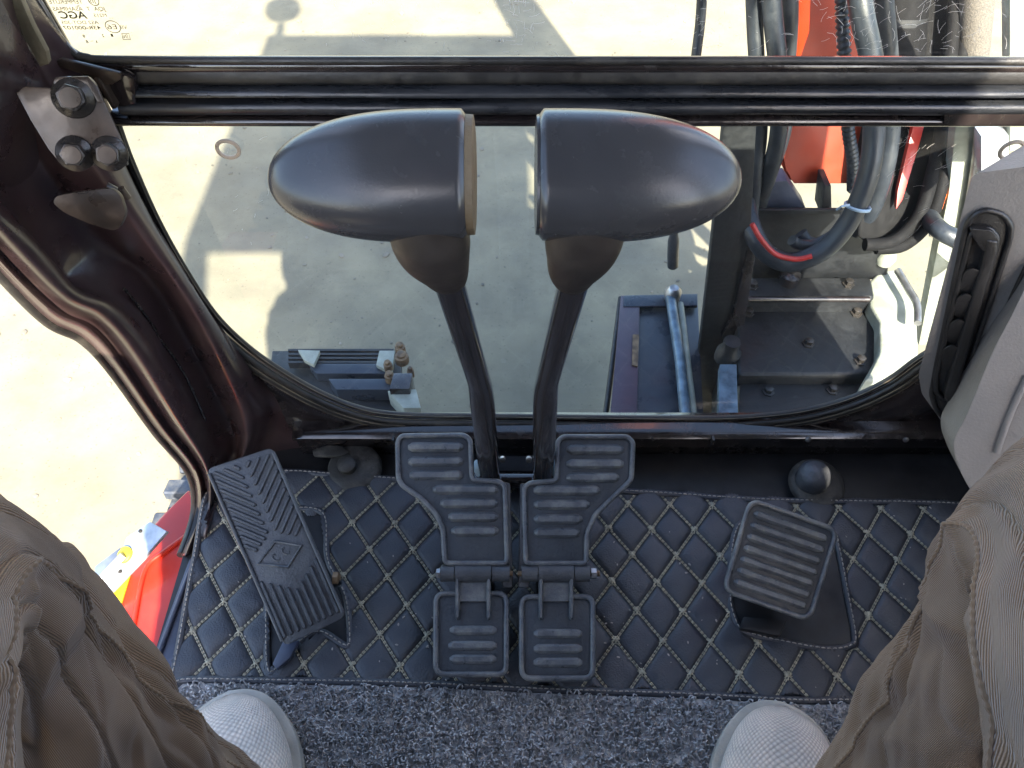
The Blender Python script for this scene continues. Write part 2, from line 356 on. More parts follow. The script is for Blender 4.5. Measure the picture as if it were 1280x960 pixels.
# gaskets
tube('window_gasket', offs(outl, .002, .596), .0040, M['seal'], cab, 10)
tube('window_gasket', offs(outl, .0090, .589), .0042, M['seal'], cab, 10)
tube('window_gasket', offs(outl, .0165, .587), .0040, M['seal'], cab, 10)
tube('worn_lip', offs(outl, .0128, .5845), .0009, M['worn'], cab, 6)
tube('worn_lip', offs(outl, .0225, .5865), .0011, M['worn'], cab, 6)
tube('worn_lip', offs(outl, -.0010, .5925), .0006, M['worn'], cab, 6)
tube('gasket_lip', offs(outl, .0245, .592), .0060, M['gloss'], cab, 10)
# ribbed inner edge of the gasket: small moulded nubs along the left curve
bm = bmesh.new(); ln = resample(offs(outl, .0335, .5925), 420)
for i in range(8, 170):
    p = ln[i]; t = (ln[i + 1] - ln[i - 1]).normalized(); nn = V((-t.z, 0, t.x))
    add_bar(bm, p - nn * .004, p + nn * .004, .0016, .0022, (0, -1, 0))
tag(bm_obj('gasket_nub', bm, M['seal'], cab), None, None, kind='stuff')

# lower cross panel with ridge
prof = [(.606, .0600), (.598, .0595), (.590, .0590), (.580, .0585), (.572, .058), (.566, .054), (.567, .048), (.574, .044), (.578, .020), (.580, -.005)]
rings = []
for x in [(-.30 + i * (.95 / 60)) for i in range(61)]:
    rings.append([V((x, y + .0006 * noise.noise(V((x * 9, y * 30, z * 30))), z)) for y, z in prof])
loft_obj('front_sill', rings, M['gloss'], cab, smooth=45, thick=.003)
box('sill_joint', (-.163, .561, .047), (-.160, .569, .058), M['seal'], cab)
box('sill_joint', (.272, .561, .047), (.275, .569, .058), M['seal'], cab)
# small screws on the sill
for px in (1010, 1132):
    p = at_y(px, 549, .566); lathe('screw', [(.004, 0), (.004, .002), (.002, .0035), (0.0001, .0038)], p, (0, -1, .3), M['steel'], cab, 12)

# left pillar: lofted between rails (px, py, y)
R = [
 [(226, 694, .43), (243, 640, .50), (237, 592, .52), (195, 540, .515), (140, 463, .505), (103, 424, .495), (60, 402, .475), (0, 342, .46), (-80, 250, .44)],
 [(232, 694, .418), (250, 640, .487), (245, 590, .507), (202, 534, .502), (150, 458, .490), (112, 414, .480), (68, 392, .461), (8, 335, .447), (-72, 243, .43)],
 [(240, 692, .430), (257, 638, .497), (251, 588, .517), (208, 528, .512), (156, 450, .502), (118, 406, .492), (74, 384, .473), (14, 328, .459), (-66, 236, .44)],
 [(244, 690, .420), (262, 634, .483), (257, 582, .503), (218, 520, .497), (168, 440, .486), (128, 394, .474), (82, 370, .456), (24, 312, .442), (-58, 222, .42)],
 [(250, 688, .432), (268, 630, .497), (264, 576, .517), (230, 512, .511), (184, 430, .502), (140, 380, .490), (96, 360, .474), (44, 300, .462), (-50, 208, .44)],
 [(256, 660, .450), (276, 600, .530), (272, 562, .540), (240, 500, .538), (198, 430, .530), (150, 372, .516), (107, 359, .503), (67, 340, .495), (-40, 180, .47)],
 [(264, 640, .480), (284, 582, .548), (280, 548, .556), (250, 488, .556), (212, 424, .552), (166, 352, .545), (120, 335, .530), (78, 310, .520), (-30, 150, .50)],
 [(272, 620, .510), (296, 572, .556), (290, 532, .566), (262, 474, .568), (224, 404, .567), (186, 346, .562), (140, 310, .555), (96, 268, .545), (0, 130, .52)],
 [(280, 610, .530), (302, 566, .548), (298, 524, .553), (272, 468, .554), (236, 398, .553), (200, 345, .549), (160, 300, .543), (124, 252, .536), (30, 125, .52)],
 [(290, 600, .545), (308, 560, .547), (308, 520, .549), (284, 462, .549), (248, 394, .548), (214, 340, .545), (178, 290, .540), (146, 242, .533), (60, 118, .52)],
 [(300, 590, .560), (318, 556, .562), (326, 516, .566), (302, 462, .566), (262, 394, .564), (228, 340, .560), (192, 286, .554), (162, 240, .546), (84, 114, .53)],
 [(320, 580, .580), (340, 552, .586), (352, 512, .592), (320, 464, .592), (272, 404, .589), (236, 350, .584), (200, 293, .575), (172, 242, .562), (100, 110, .545)],
 [(380, 570, .597), (430, 545, .600), (400, 517, .600), (338, 474, .600), (279, 412, .600), (243, 355, .598), (207, 300, .592), (176, 247, .582), (112, 108, .56)],
]
rails = [resample(crom([at_y(*p) for p in r], 8), 110) for r in R]
cols = []
for i in range(110):
    cols.append(crom([r[i] for r in rails], 5))
loft_obj('pillar', cols, M['pillar'], cab, smooth=70, thick=.004)
tube('door_seal', rails[0], .0055, M['seal'], cab, 10)
# spot-weld nubs and thin weld bead on the pillar
bm = bmesh.new()
wl = resample(crom([at_y(a, b, y) for a, b, y in [(158, 356, .528), (176, 378, .536), (193, 402, .542), (200, 416, .544), (206, 424, .544), (222, 446, .546), (238, 474, .548), (258, 520, .548)]], 6), 60)
for i, p in enumerate(wl):
    bmesh.ops.create_icosphere(bm, subdivisions=1, radius=.0016 + .0008 * random.random(), matrix=Matrix.Translation(p + V((0, -.006, 0))))
tag(bm_obj('weld_bead', bm, M['gloss'], cab), None, None, kind='stuff')
# upper left folded plate lip
pp = [(70, 245), (96, 240), (138, 235), (150, 243), (158, 268), (146, 290), (112, 280), (80, 266), (66, 254)]
prism('folded_lip', roundpoly([at_y(a, b, .478 + .00022 * (a - 42) - .0003 * (b - 235)) for a, b in pp], .006, 3), (0, .004, -.002), M['bracket'], cab, .0012)
tube('cut_edge', [at_y(a, b, .525) for a, b in [(133, 233), (143, 238), (152, 248), (158, 246), (150, 236)]], .004, M['bracket'], cab, 8)

# dark corner behind the bolt plate (upper pillar)
UR = [
 [(-60, 300, .47), (-60, 200, .46), (-60, 100, .45), (-70, 0, .44), (-80, -100, .43)],
 [(-10, 300, .49), (-5, 200, .48), (-10, 100, .47), (-30, 0, .455), (-70, -100, .44)],
 [(50, 300, .53), (40, 200, .525), (30, 100, .51), (-14, 20, .49), (-50, -100, .46)],
 [(100, 290, .56), (85, 200, .555), (48, 92, .535), (0, 0, .51), (-40, -100, .48)],
 [(140, 290, .575), (120, 200, .570), (52, 86, .540), (4, 0, .515), (-34, -100, .485)],
 [(165, 290, .59), (150, 200, .590), (62, 80, .565), (26, 0, .550), (-14, -100, .52)],
 [(190, 290, .60), (165, 200, .600), (120, 100, .595), (44, 0, .575), (0, -100, .56)],
]
ur = [resample(crom([at_y(*p) for p in r], 8), 50) for r in UR]
loft_obj('upper_pillar', [crom([r[i] for r in ur], 4) for i in range(50)], M['pillar'], cab, smooth=60, thick=.004)
# dusty tan strip of the upper pillar
tp = [(2, -30), (22, -30), (58, 60), (62, 78), (50, 84), (44, 74)]
prism('pillar_strip', [at_y(a, b, .532) for a, b in [(-6, -10), (22, -10), (40, 32), (58, 66), (61, 80), (50, 84), (36, 58), (14, 24)]], (0, .006, 0), M['dust_strip'], cab, .001)

# bolt plate and bolts
br = thing('corner_bracket', 'black bolted corner bracket with three flanged bolts at upper left', 'bracket')
bracket = br
bp0 = at_d(95, 150, .548); bn = (V((.35, -.80, .48))).normalized()
bpl = [(20, 116), (30, 108), (64, 110), (68, 97), (112, 96), (120, 104), (158, 188), (160, 207), (118, 208), (78, 208), (60, 186), (38, 150)]
prism('plate', [at_pl(a, b, bp0, bn) for a, b in bpl], -bn * .005, M['bracket'], br, .001)
prism('raised_flange', [at_pl(a, b, bp0 + bn * .003, bn) for a, b in [(66, 101), (72, 96), (110, 95), (122, 108), (130, 128), (122, 128), (108, 106), (68, 106)]], -bn * .005, M['bracket'], br, .001)
def bolt(px, py, par, r=.0145, m=None):
    c = at_pl(px, py, bp0, bn); e = lathe('bolt', [(r, 0), (r, .0015), (r * .93, .003), (r * .62, .005), (r * .6, .0055)], c, bn, M['boltblk'], par, 28)
    bm = bmesh.new(); a = bn.orthogonal().normalized(); b = bn.cross(a)
    k0 = random.random()
    add_prism(bm, [c + bn * .005 + (a * cos(k * pi / 3 + k0) + b * sin(k * pi / 3 + k0)) * r * .66 for k in range(6)], bn * .010, .001)
    bm_obj('bolt_head', bm, M['boltblk'], e)
    lathe('bolt_face', [(r * .50, 0), (r * .48, .001), (.0001, .0012)], c + bn * .0151, bn, M['bracket'], e, 20)
bolt(92, 122, br); bolt(94, 192, br, .013); bolt(137, 192, br, .013)

# curled end bracket of the cross bar
prism('bar_end_bracket', [at_y(a, b, .572) for a, b in [(70, 76), (76, 74), (150, 92), (152, 99), (140, 106), (128, 104), (112, 96), (74, 84)]], (0, .004, 0), M['bracket'], cab, .001)
prism('bar_end_bracket', [at_y(a, b, .570) for a, b in [(117, 98), (123, 98), (146, 136), (140, 137)]], (.0, .012, 0), M['bracket'], cab, .001)
prism('bar_end_plate', [at_y(a, b, .578) for a, b in [(134, 100), (150, 92), (168, 98), (170, 130), (156, 134), (146, 134)]], (0, .010, 0), M['gloss'], cab, .002)

# ------------------------------------------------------------------ cross bar between the two windows
def bar_extrude(name, prof, x0, x1, m, parent, n=90, wob=.0004):
    pr = crom([V((0, y, .519 + (z - .511) * .805)) for y, z in prof], 3)
    rings = []
    for i in range(n + 1):
        x = x0 + (x1 - x0) * i / n; d = wob * noise.noise(V((x * 7, 1.3, len(name))))
        rings.append([V((x, p.y + d, p.z + d)) for p in pr])
    return loft_obj(name, rings, m, parent, smooth=40)
cb = cab
bar_extrude('upper_window_gasket', [(.600, .583), (.592, .581), (.588, .576), (.586, .566), (.588, .561), (.592, .558)], -.395, .72, M['seal'], cb)
bar_extrude('cross_bar_lip', [(.592, .560), (.582, .5585), (.579, .555), (.580, .5515), (.592, .5505)], -.39, .72, M['barpaint'], cb)
bar_extrude('cross_bar_groove', [(.600, .565), (.602, .556), (.602, .546), (.600, .535)], -.36, .72, M['gloss'], cb)
bar_extrude('cross_bar', [(.600, .5445), (.585, .5445), (.579, .5435), (.577, .538), (.580, .532), (.586, .5275), (.600, .527)], -.337, .72, M['barpaint'], cb)
bar_extrude('lower_bar_tube', [(.598, .527), (.588, .5265), (.581, .524), (.580, .519), (.585, .514), (.594, .511), (.603, .511)], -.352, .72, M['gloss'], cb)
# latch rim piece near the right end of the bar
prism('bar_cover', [at_y(a, b, .5785) for a, b in [(1180, 138), (1222, 141), (1258, 137), (1290, 137), (1290, 157), (1180, 157)]], (0, .012, 0), M['gloss'], cab, .0015)

# upper window: frame with rounded corner, glass, print
cor = [at_y(a, b, .594) for a, b in [(-30, -140), (10, -60), (44, 0), (68, 42), (76, 56), (84, 68), (100, 77), (140, 80.5), (400, 81), (900, 81.5), (1400, 82)]]
tube('upper_window_frame', crom(cor, 6), .0072, M['gloss'], cab, 12)
cor2 = [at_y(a, b, .588) for a, b in [(10, -60), (52, 10), (70, 42), (80, 55), (92, 66), (108, 72), (150, 75), (400, 76), (900, 76), (1400, 77)]]
tube('upper_window_gasket', crom(cor2, 6), .0035, M['seal'], cab, 8)
tube('upper_window_gasket', crom([at_y(a, b, .586) for a, b in [(-14, -110), (18, -50), (55, 8), (75, 42), (86, 56), (96, 66)]], 6), .0012, M['steel'], cab, 6)
# upper glass follows the frame corner
a0 = at_y(100, 71, .5985)
gp = [at_y(a, b, .5985) for a, b in [(104, 75), (88, 70), (74, 58), (66, 44), (40, 0), (-40, -140)]]
gp += [V((-.47, .5985, 1.42)), V((.70, .5985, 1.42)), V((.70, .5985, gp[0].z))]
bm = bmesh.new(); bm.faces.new([bm.verts.new(p) for p in gp]); bm_obj('upper_window', bm, M['glass_up'], cab, smooth=None)

def glass_text(s, pxr, pyc, hpx, wpx, bold=0):
    """mirrored print: reads correctly from outside; pxr = right-hand px where the text starts"""
    y = .5970
    p = at_y(pxr, pyc + hpx / 2, y); top = at_y(pxr, pyc - hpx / 2, y); h = (top - p).z
    q = at_y(pxr - wpx, pyc + hpx / 2, y)
    c = bpy.data.curves.new('print', 'FONT'); c.body = s; c.size = 1; c.extrude = 0; c.offset = bold
    o = bpy.data.objects.new('print', c); COL.objects.link(o); bpy.context.view_layer.update()
    dg = bpy.context.evaluated_depsgraph_get(); me = bpy.data.meshes.new_from_object(o.evaluated_get(dg))
    bpy.data.objects.remove(o)
    xs = [v.co.x for v in me.vertices]; ys = [v.co.y for v in me.vertices]
    sx = abs(p.x - q.x) / (max(xs) - min(xs)); sy = h / max(max(ys), .01)
    for v in me.vertices:
        v.co = V((p.x - (v.co.x - min(xs)) * sx, y, p.z + v.co.y * sy))
    return link('glass_print', me, M['ink'], cab)
glass_text('TEMPERLITE', 104, 2, 5, 42)
glass_text('JQA  T  ASAHIMAS', 133, 11, 5, 66)
glass_text('AGC', 110, 18.5, 9, 34, .02)
glass_text('M215', 134, 19, 4, 16)
glass_text('AS2 DOT-305', 124, 28, 4.2, 46)
glass_text('43R-000107', 127, 34.5, 4.5, 47, .01)
glass_text('E6', 147, 33.5, 6, 12)
glass_text('VII', 160, 34, 5, 8)
glass_text('SNI', 161, 45.5, 5, 7)
glass_text('JIS', 121, 1.5, 4.5, 9)
for s, a, b in (('1', 142, 44), ('2', 131, 44.5), ('8', 107, 45), ('A', 123, 52), ('8', 111, 52)): glass_text(s, a, b, 3.6, 2.8, .02)
def gcirc(px, py, rx, ry, y=.597, r=.0003):
    c = at_y(px, py, y); s = (at_y(px + 1, py, y) - c).x; t = abs((at_y(px, py + 1, y) - c).z)
    return [V((c.x + cos(k * pi / 16) * rx * s, y, c.z + sin(k * pi / 16) * ry * t)) for k in range(32)]
bm = bmesh.new(); add_tube(bm, gcirc(141, 33.5, 9, 7.5), .0003, 4, closed=True); add_tube(bm, gcirc(116.5, 0, 6.5, 7), .0003, 4, closed=True)
add_tube(bm, [at_y(a, b, .597) for a, b in [(152, 42), (161, 42), (163, 49.5), (154, 49.5)]], .0003, 4, closed=True)
bm_obj('glass_print', bm, M['ink'], cab)
# ring plugs through the lower glass
for px, py, rx, ry in ((285, 186.5, 13.5, 10.5), (1265, 188, 14, 10.5)):
    pl = tube('glass_plug', gcirc(px, py, rx, ry, .596), .0019, M['ring'], cab, 8, closed=True)
# scratches on the upper glass
bm = bmesh.new()
def scr(px, py, L, a, y=.5965, w=.00009):
    p = at_y(px, py, y); pts = []; k = random.uniform(-3, 3) * 20
    d = V((cos(a), 0, sin(a)))
    for i in range(4):
        t = i / 3 * L; aa = a + k * t; pts.append(p + V((cos(aa), 0, sin(aa))) * t)
    for i in range(3):
        a1 = pts[i]; b1 = pts[i + 1]; n_ = (b1 - a1).cross(V((0, 1, 0))).normalized() * w
        bm.faces.new([bm.verts.new(a1 - n_), bm.verts.new(a1 + n_), bm.verts.new(b1 + n_), bm.verts.new(b1 - n_)])
for i in range(130): scr(random.gauss(1120, 75), random.uniform(-20, 68), random.uniform(.003, .016), random.uniform(0, pi))
for i in range(60): scr(random.gauss(640, 25), random.uniform(-5, 66), random.uniform(.002, .010), random.choice((0, pi / 2)) + random.gauss(0, .12))
for i in range(40): scr(random.uniform(400, 560), random.uniform(-5, 66), random.uniform(.001, .006), random.uniform(1.2, 2.6))
for i in range(60): scr(random.gauss(890, 30), random.uniform(-5, 68), random.uniform(.001, .007), random.uniform(0, pi))
for i in range(26): scr(random.gauss(1150, 30), random.uniform(160, 300), random.uniform(.002, .02), random.uniform(.4, 1.3))
for i in range(14): scr(random.uniform(230, 340), random.uniform(165, 400), random.uniform(.002, .01), random.uniform(.2, 1.3))
tag(bm_obj('glass_scratch', bm, M['scratch'], cab, smooth=None), None, None, kind='stuff')

# rest of the cab, out of view but casting the shade: floor box, roof, rear wall, right wall
cf = box('cab_floor', (-.432, -.62, -.05), (.68, .60, -.010), M['floor']); tag(cf, None, None, kind='structure')
box('roof', (-.50, -.66, 1.50), (.642, .72, 1.56), M['gloss'], cab, .02)
box('rear_wall', (-.47, -.66, -.05), (.68, -.62, .80), M['gloss'], cab)
box('rear_sun_block', (-.14, -.66, .80), (.61, -.62, 1.50), M['gloss'], cab)  # unseen panel shaped to close the rear window against sun spots
box('rear_pillar', (-.50, -.66, .80), (-.43, -.60, 1.50), M['gloss'], cab)
box('rear_pillar', (.61, -.66, .80), (.68, -.60, 1.50), M['gloss'], cab)
box('right_wall', (.66, -.62, -.05), (.70, .62, .46), M['gloss'], cab)
box('right_pillar', (.65, -.12, .46), (.69, -.02, 1.50), M['gloss'], cab)
box('front_pillar', (.65, .56, .46), (.71, .63, 1.50), M['gloss'], cab)
tube('front_pillar', [at_y(-60, -100, .55), V((-.47, .56, .9)), V((-.48, .56, 1.42))], .03, M['gloss'], cab, 12)
mi = thing('roof_shadow_knob', 'unseen round black head on a short stalk, added above the roof corner for its shadow', 'shadow caster')  # unseen head on a stalk, added to cast a knob-shaped shadow on the ground
lathe('shadow_knob_head', [(.03, 0), (.075, .02), (.085, .06), (.08, .10), (.03, .12)], (-.42, .70, 1.72), (-.2, 1, .1), M['gloss'], mi)
tube('shadow_knob_stalk', [(-.44, .66, 1.56), (-.43, .70, 1.66)], .02, M['gloss'], mi)
seat = thing('operator_seat', 'black vinyl operator seat under the sitting person', 'seat')
box('seat_cushion', (-.25, -.58, .20), (.25, -.08, .36), M['seatfab'], seat, .04, 4)
box('backrest', (-.23, -.60, .37), (.23, -.50, 1.0), M['seatfab'], seat, .04, 4)
box('seat_pedestal', (-.20, -.55, 0.0), (.20, -.15, .20), M['floor'], seat, .01)

# ------------------------------------------------------------------ machine body and tracks around and under the cab
body = thing('machine_body', 'red painted excavator body just outside the open left door', 'machine body')
zb = -.06
side = [(236, 610), (205, 640), (180, 668), (100, 770), (60, 860), (30, 960), (0, 1100), (160, 1100), (200, 860), (237, 700), (250, 640)]
prism('side_cover', [at_z(a, b, zb) for a, b in side], (0, 0, -.30), M['red'], body, .006, 3)
# raised pressing line on the red cover
tube('pressed_edge', crom([at_z(a, b, zb + .002) for a, b in [(235, 668), (205, 690), (186, 705), (176, 730), (165, 790), (150, 850)]], 6), .0035, M['red'], body, 8)
prism('yellow_stripe', [at_z(a, b, zb + .004) for a, b in [(146, 716), (163, 716), (134, 812), (122, 800)]], (0, 0, -.003), M['yellow'], body)
prism('orange_panel', [at_z(a, b, zb + .002) for a, b in [(100, 770), (148, 712), (122, 806), (96, 800)]], (0, 0, -.003), M['orange'], body)
box('frame_under_cab', (-.44, -.6, -.42), (.64, .45, -.06), M['ironblk'], body)
box('engine_cover', (-.62, -1.35, -.35), (.75, -.70, .62), M['red'], body, .06, 4)
box('counterweight', (-.62, -1.45, -.40), (.75, -1.10, .35), M['ironblk'], body, .08, 4)
# silver latch plate with reflector
lt = thing('latch_plate', 'silver metal latch plate with amber reflector outside the door', 'latch plate')
lpn = V((-.25, -.2, 1)).normalized(); lp0 = at_z(150, 710, zb + .03)
prism('plate', [at_pl(a, b, lp0, lpn) for a, b in [(187, 652), (208, 664), (180, 697), (108, 772), (97, 756), (122, 722), (150, 694), (158, 672)]], -lpn * .006, M['silver'], lt, .001)
prism('hinge_leaf', [at_pl(a, b, lp0 + lpn * .006, lpn) for a, b in [(118, 708), (150, 684), (152, 694), (128, 726), (118, 728)]], -lpn * .006, M['steel'], lt, .0015)
tube('pin', [at_pl(a, b, lp0 + lpn * .010, lpn) for a, b in [(122, 728), (154, 694)]], .005, M['silver'], lt, 10)
lathe('reflector', [(.011, 0), (.011, .004), (.008, .006), (.0001, .007)], at_pl(157, 694, lp0, lpn), lpn, M['yellow'], lt, 16)
for a, b in ((176, 664), (151, 715)): lathe('rivet', [(.0025, 0), (.0025, .002), (.0001, .003)], at_pl(a, b, lp0, lpn), lpn, M['boltblk'], lt, 10)
# door sill strip
sl = thing('door_sill', 'blue grey painted door sill strip between mat and red bodywork', 'door sill')
prism('sill_strip', [at_z(a, b, -.003) for a, b in [(243, 690), (236, 700), (176, 862), (160, 905), (190, 905), (214, 862), (240, 760), (256, 690)]], (0, 0, -.03), M['sill'], sl, .002)
tube('sill_bead', [at_z(a, b, .000) for a, b in [(238, 712), (216, 770), (196, 824), (180, 870)]], .003, M['sill'], sl, 8)

# crawler tracks
def track(x0, x1, y0, y1, label):
    t = thing('crawler_track', label, 'crawler track', group='crawler tracks')
    zt, zb_ = -.36, GROUND; r = (zt - zb_) / 2; pts = []
    for k in range(9): a = pi / 2 - k * pi / 8; pts.append(V((0, y1 - r + r * cos(a), zb_ + r + r * sin(a))))
    for k in range(9): a = -pi / 2 - k * pi / 8; pts.append(V((0, y0 + r + r * cos(a), zb_ + r + r * sin(a))))
    bm = bmesh.new(); add_prism(bm, [V((x0 + .01, p.y, p.z)) for p in pts], (x1 - x0 - .02, 0, 0), .004); bm_obj('track_belt', bm, M['trackr'], t)
    # lugs over the belt
    P = resample(pts + [pts[0]], 64); first = None
    for i in range(63):
        p, q = P[i], P[i + 1]; d = (q - p); ctr = (p + q) / 2; d.normalize(); n_ = V((0, d.z, -d.y)) * -1
        if n_.dot(ctr - V((0, (y0 + y1) / 2, zb_ + r))) < 0: n_ = -n_
        if ctr.z < zb_ + .03: continue
        bm = bmesh.new(); w_ = .018
        add_prism(bm, [V((x0, 0, 0)) + ctr + d * w_, V((x1, 0, 0)) + ctr + d * w_, V((x1, 0, 0)) + ctr - d * w_, V((x0, 0, 0)) + ctr - d * w_], n_ * .022, .003, 1)
        bm_obj('track_lug', bm, M['trackr'], t)
    return t
track(-.665, -.44, -1.25, .88, 'dusty dark rubber crawler track seen outside the left door')
track(.78, 1.06, -1.25, .80, 'dusty dark rubber crawler track on the right side of the machine')

# ------------------------------------------------------------------ things seen through the lower window
# front step on the left
st = thing('front_step', 'black ribbed steel step with rusty bolted end bracket, lower left through glass', 'step')
z0 = -.42
def zp(pts, z): return [at_z(a, b, z) for a, b in pts]
prism('base_plate', zp([(340, 438), (500, 438), (505, 505), (515, 520), (330, 520)], z0 - .03), (0, 0, -.03), M['ironblk'], st, .004)
for i, yy in enumerate((436, 441, 446, 451)):
    prism('step_rib', zp([(360, yy), (492, yy), (492, yy + 2.6), (360, yy + 2.6)], z0), (0, 0, -.02), M['ironblk'], st)
prism('blue_rail', zp([(385, 454), (484, 454), (486, 467), (395, 467)], z0), (0, 0, -.03), M['deck'], st, .003)
prism('blue_rail', zp([(410, 473), (488, 473), (488, 487), (420, 487)], z0 + .01), (0, 0, -.04), M['deck'], st, .003)
prism('end_plate', zp([(474, 438), (494, 438), (490, 466), (470, 456)], z0 + .014), (0, 0, -.012), M['pale'], st, .002)
prism('end_plate', zp([(372, 437), (400, 438), (392, 456), (380, 450)], z0 + .014), (0, 0, -.012), M['pale'], st, .002)
prism('end_block', zp([(492, 466), (516, 466), (512, 486), (486, 486)], z0 + .04), (0, 0, -.07), M['gloss'], st, .004)
prism('foot_bracket', zp([(484, 488), (520, 486), (526, 510), (504, 510)], z0 + .02), (0, 0, -.07), M['pale'], st, .003)
for a, b, r_ in ((501, 440, .012), (503, 452, .016), (486, 462, .010), (488, 476, .011), (514, 470, .008)):
    lathe('bolt', [(r_, 0), (r_, .02), (r_ * .7, .022), (r_ * .7, .028), (r_ * .5, .030)], at_z(a, b, z0 + .01), (0, 0, 1), M['brass'], st, 10)

# front deck plate on the right with strut
dk = thing('front_deck', 'dark blue and maroon steel deck plate with pale diagonal strut', 'deck plate')
zd = -.28
prism('deck_plate', zp([(780, 372), (872, 370), (880, 530), (766, 530)], zd), (0, 0, -.012), M['deck'], dk, .002)
prism('edge_plate', zp([(776, 369), (800, 370), (796, 530), (762, 530)], zd + .012), (0, 0, -.010), M['maroon'], dk, .002)
prism('edge_plate', zp([(780, 369), (872, 367), (872, 382), (779, 383)], zd + .014), (0, 0, -.008), M['deck'], dk, .002)
prism('amber_reflection_patch', zp([(791, 418), (799, 418), (797, 458), (790, 456)], zd + .016), (0, 0, -.003), M['brass'], dk)  # flat brown patch standing in for an orange reflection on the deck
tube('strut', [at_z(838, 372, zd + .03), at_z(850, 450, zd + .03), at_z(858, 530, zd + .03)], .011, M['rod'], dk, 10)
tube('strut_edge', [at_z(850, 380, zd + .02), at_z(868, 530, zd + .02)], .008, M['pale'], dk, 8)
lathe('strut_nut', [(.018, 0), (.018, .02), (.010, .03), (.0001, .032)], at_z(840, 372, zd + .02), (0, 0, 1), M['steel'], dk, 12)
tube('deck_edge_bar', [at_z(776, 372, zd), at_z(757, 520, zd - .06)], .006, M['ironblk'], dk, 8)

# swing post: tall black plates and casting
sw = thing('swing_post', 'black cast swing post bolted at the foot of the red boom', 'swing post')
prism('post_plate', [at_y(a, b, 1.0) for a, b in [(905, 150), (946, 150), (938, 300), (925, 420), (918, 530), (872, 530), (874, 440), (890, 300)]], (0, .02, 0), M['ironblk'], sw, .003)
prism('post_plate', [at_y(a, b, .99) for a, b in [(938, 300), (948, 300), (927, 430), (905, 440), (902, 420), (915, 400)]], (0, .05, 0), M['gloss'], sw, .003)
prism('lower_bracket', zp([(900, 455), (921, 455), (923, 530), (898, 530)], -.18), (0, 0, -.02), M['rod'], sw, .002)
lathe('pin', [(.024, 0), (.024, .02), (.016, .03), (.016, .05), (.0001, .052)], at_z(908, 448, -.20), (0, 0, 1), M['ironblk'], sw, 16)
prism('casting_block', zp([(922, 378), (1098, 378), (1102, 430), (1092, 468), (922, 468)], -.18), (0, 0, -.25), M['ironblk'], sw, .012, 3)
prism('casting_block', zp([(915, 345), (1090, 345), (1095, 372), (915, 372)], -.14), (0, 0, -.25), M['ironblk'], sw, .012, 3)
prism('casting_block', zp([(922, 472), (1110, 472), (1080, 530), (920, 530)], -.21), (0, 0, -.2), M['ironblk'], sw, .010, 3)
for a, b, z in ((1070, 392, -.18), (935, 392, -.18), (1075, 452, -.18), (940, 358, -.14), (1060, 356, -.14), (960, 490, -.21), (1040, 488, -.21), (1010, 430, -.18)):
    lathe('casting_bolt', [(.012, 0), (.012, .003), (.0085, .004), (.0085, .012), (.005, .014)], at_z(a, b, z), (0, 0, 1), M['boltblk'] if a % 3 else M['ironblk'], sw, 6)
tube('weld_seam', [at_z(a, 470 + random.uniform(-.8, .8), -.195) for a in range(930, 1090, 5)], .0045, M['ironblk'], sw, 6)
tube('casting_edge', [at_z(930, 374, -.135), at_z(1086, 374, -.135)], .006, M['gloss'], sw, 8)
lathe('casting_edge', [(.02, 0), (.02, .02), (.01, .026)], at_z(985, 352, -.14), (0, 0, 1), M['gloss'], sw, 14)
prism('casting_block', [at_y(a, b, 1.1) for a, b in [(945, 262), (1120, 262), (1110, 350), (940, 350)]], (0, .02, -.01), M['ironblk'], sw, .008, 3)
prism('post_web', [at_y(a, b, 1.12) for a, b in [(1031, 232), (1039, 232), (1040, 270), (1026, 270)]], (0, .05, 0), M['ironblk'], sw, .002)
prism('post_plate', [at_y(a, b, 1.12) for a, b in [(950, 228), (984, 226), (1008, 262), (948, 264)]], (0, .04, 0), M['sill'], sw, .002)
prism('post_rim', [at_y(a, b, 1.08) for a, b in [(946, 263), (1062, 262), (1062, 267), (946, 269)]], (0, .006, 0), M['ironblk'], sw, .002)
# black curved side guard
sg = thing('boom_guard', 'large black curved guard beside the red boom foot', 'guard')
gpts = [(1085, -260), (1235, -260), (1218, -60), (1205, 60), (1196, 160), (1184, 220), (1165, 280), (1130, 315), (1095, 316), (1072, 296), (1078, 230), (1085, 160), (1090, 60)]
def gy(b): return 1.18 + .0008 * (160 - b)
prism('guard_plate', [at_y(a, b, gy(b)) for a, b in gpts], (0, .05, 0), M['guard'], sg, .006, 3)
for r_, c_ in ((0, 'guard'), (14, 'guard')):
    tube('guard_rim', crom([at_y(a - r_, b - r_ * .3, gy(b) - .015) for a, b in [(1230, -260), (1215, -60), (1203, 60), (1192, 160), (1180, 220), (1162, 275), (1130, 306), (1095, 310)]], 6), .012, M[c_], sg, 10)
prism('red_strip', [at_y(a, b, gy(b) - .012) for a, b in [(1144, 150), (1156, 155), (1148, 185), (1128, 250), (1120, 262), (1122, 240), (1136, 180)]], (0, .012, 0), M['red'], sg, .001)
prism('red_strip', [at_y(a, b, gy(b) - .012) for a, b in [(1145, -40), (1153, -40), (1150, 75), (1142, 75)]], (0, .012, 0), M['red'], sg, .001)
prism('orange_strip', [at_y(a, b, gy(b) - .01) for a, b in [(1190, 195), (1197, 188), (1190, 225), (1178, 262), (1172, 262)]], (0, .012, 0), M['orange'], sg, .001)
lathe('pivot_bolt', [(.012, 0), (.012, .02), (.006, .03)], at_y(1111, 271, 1.14), (0, -1, .3), M['steel'], sg, 12)
tube('slot', [at_y(1109, 225, 1.15), at_y(1106, 250, 1.15)], .005, M['pale'], sg, 8)

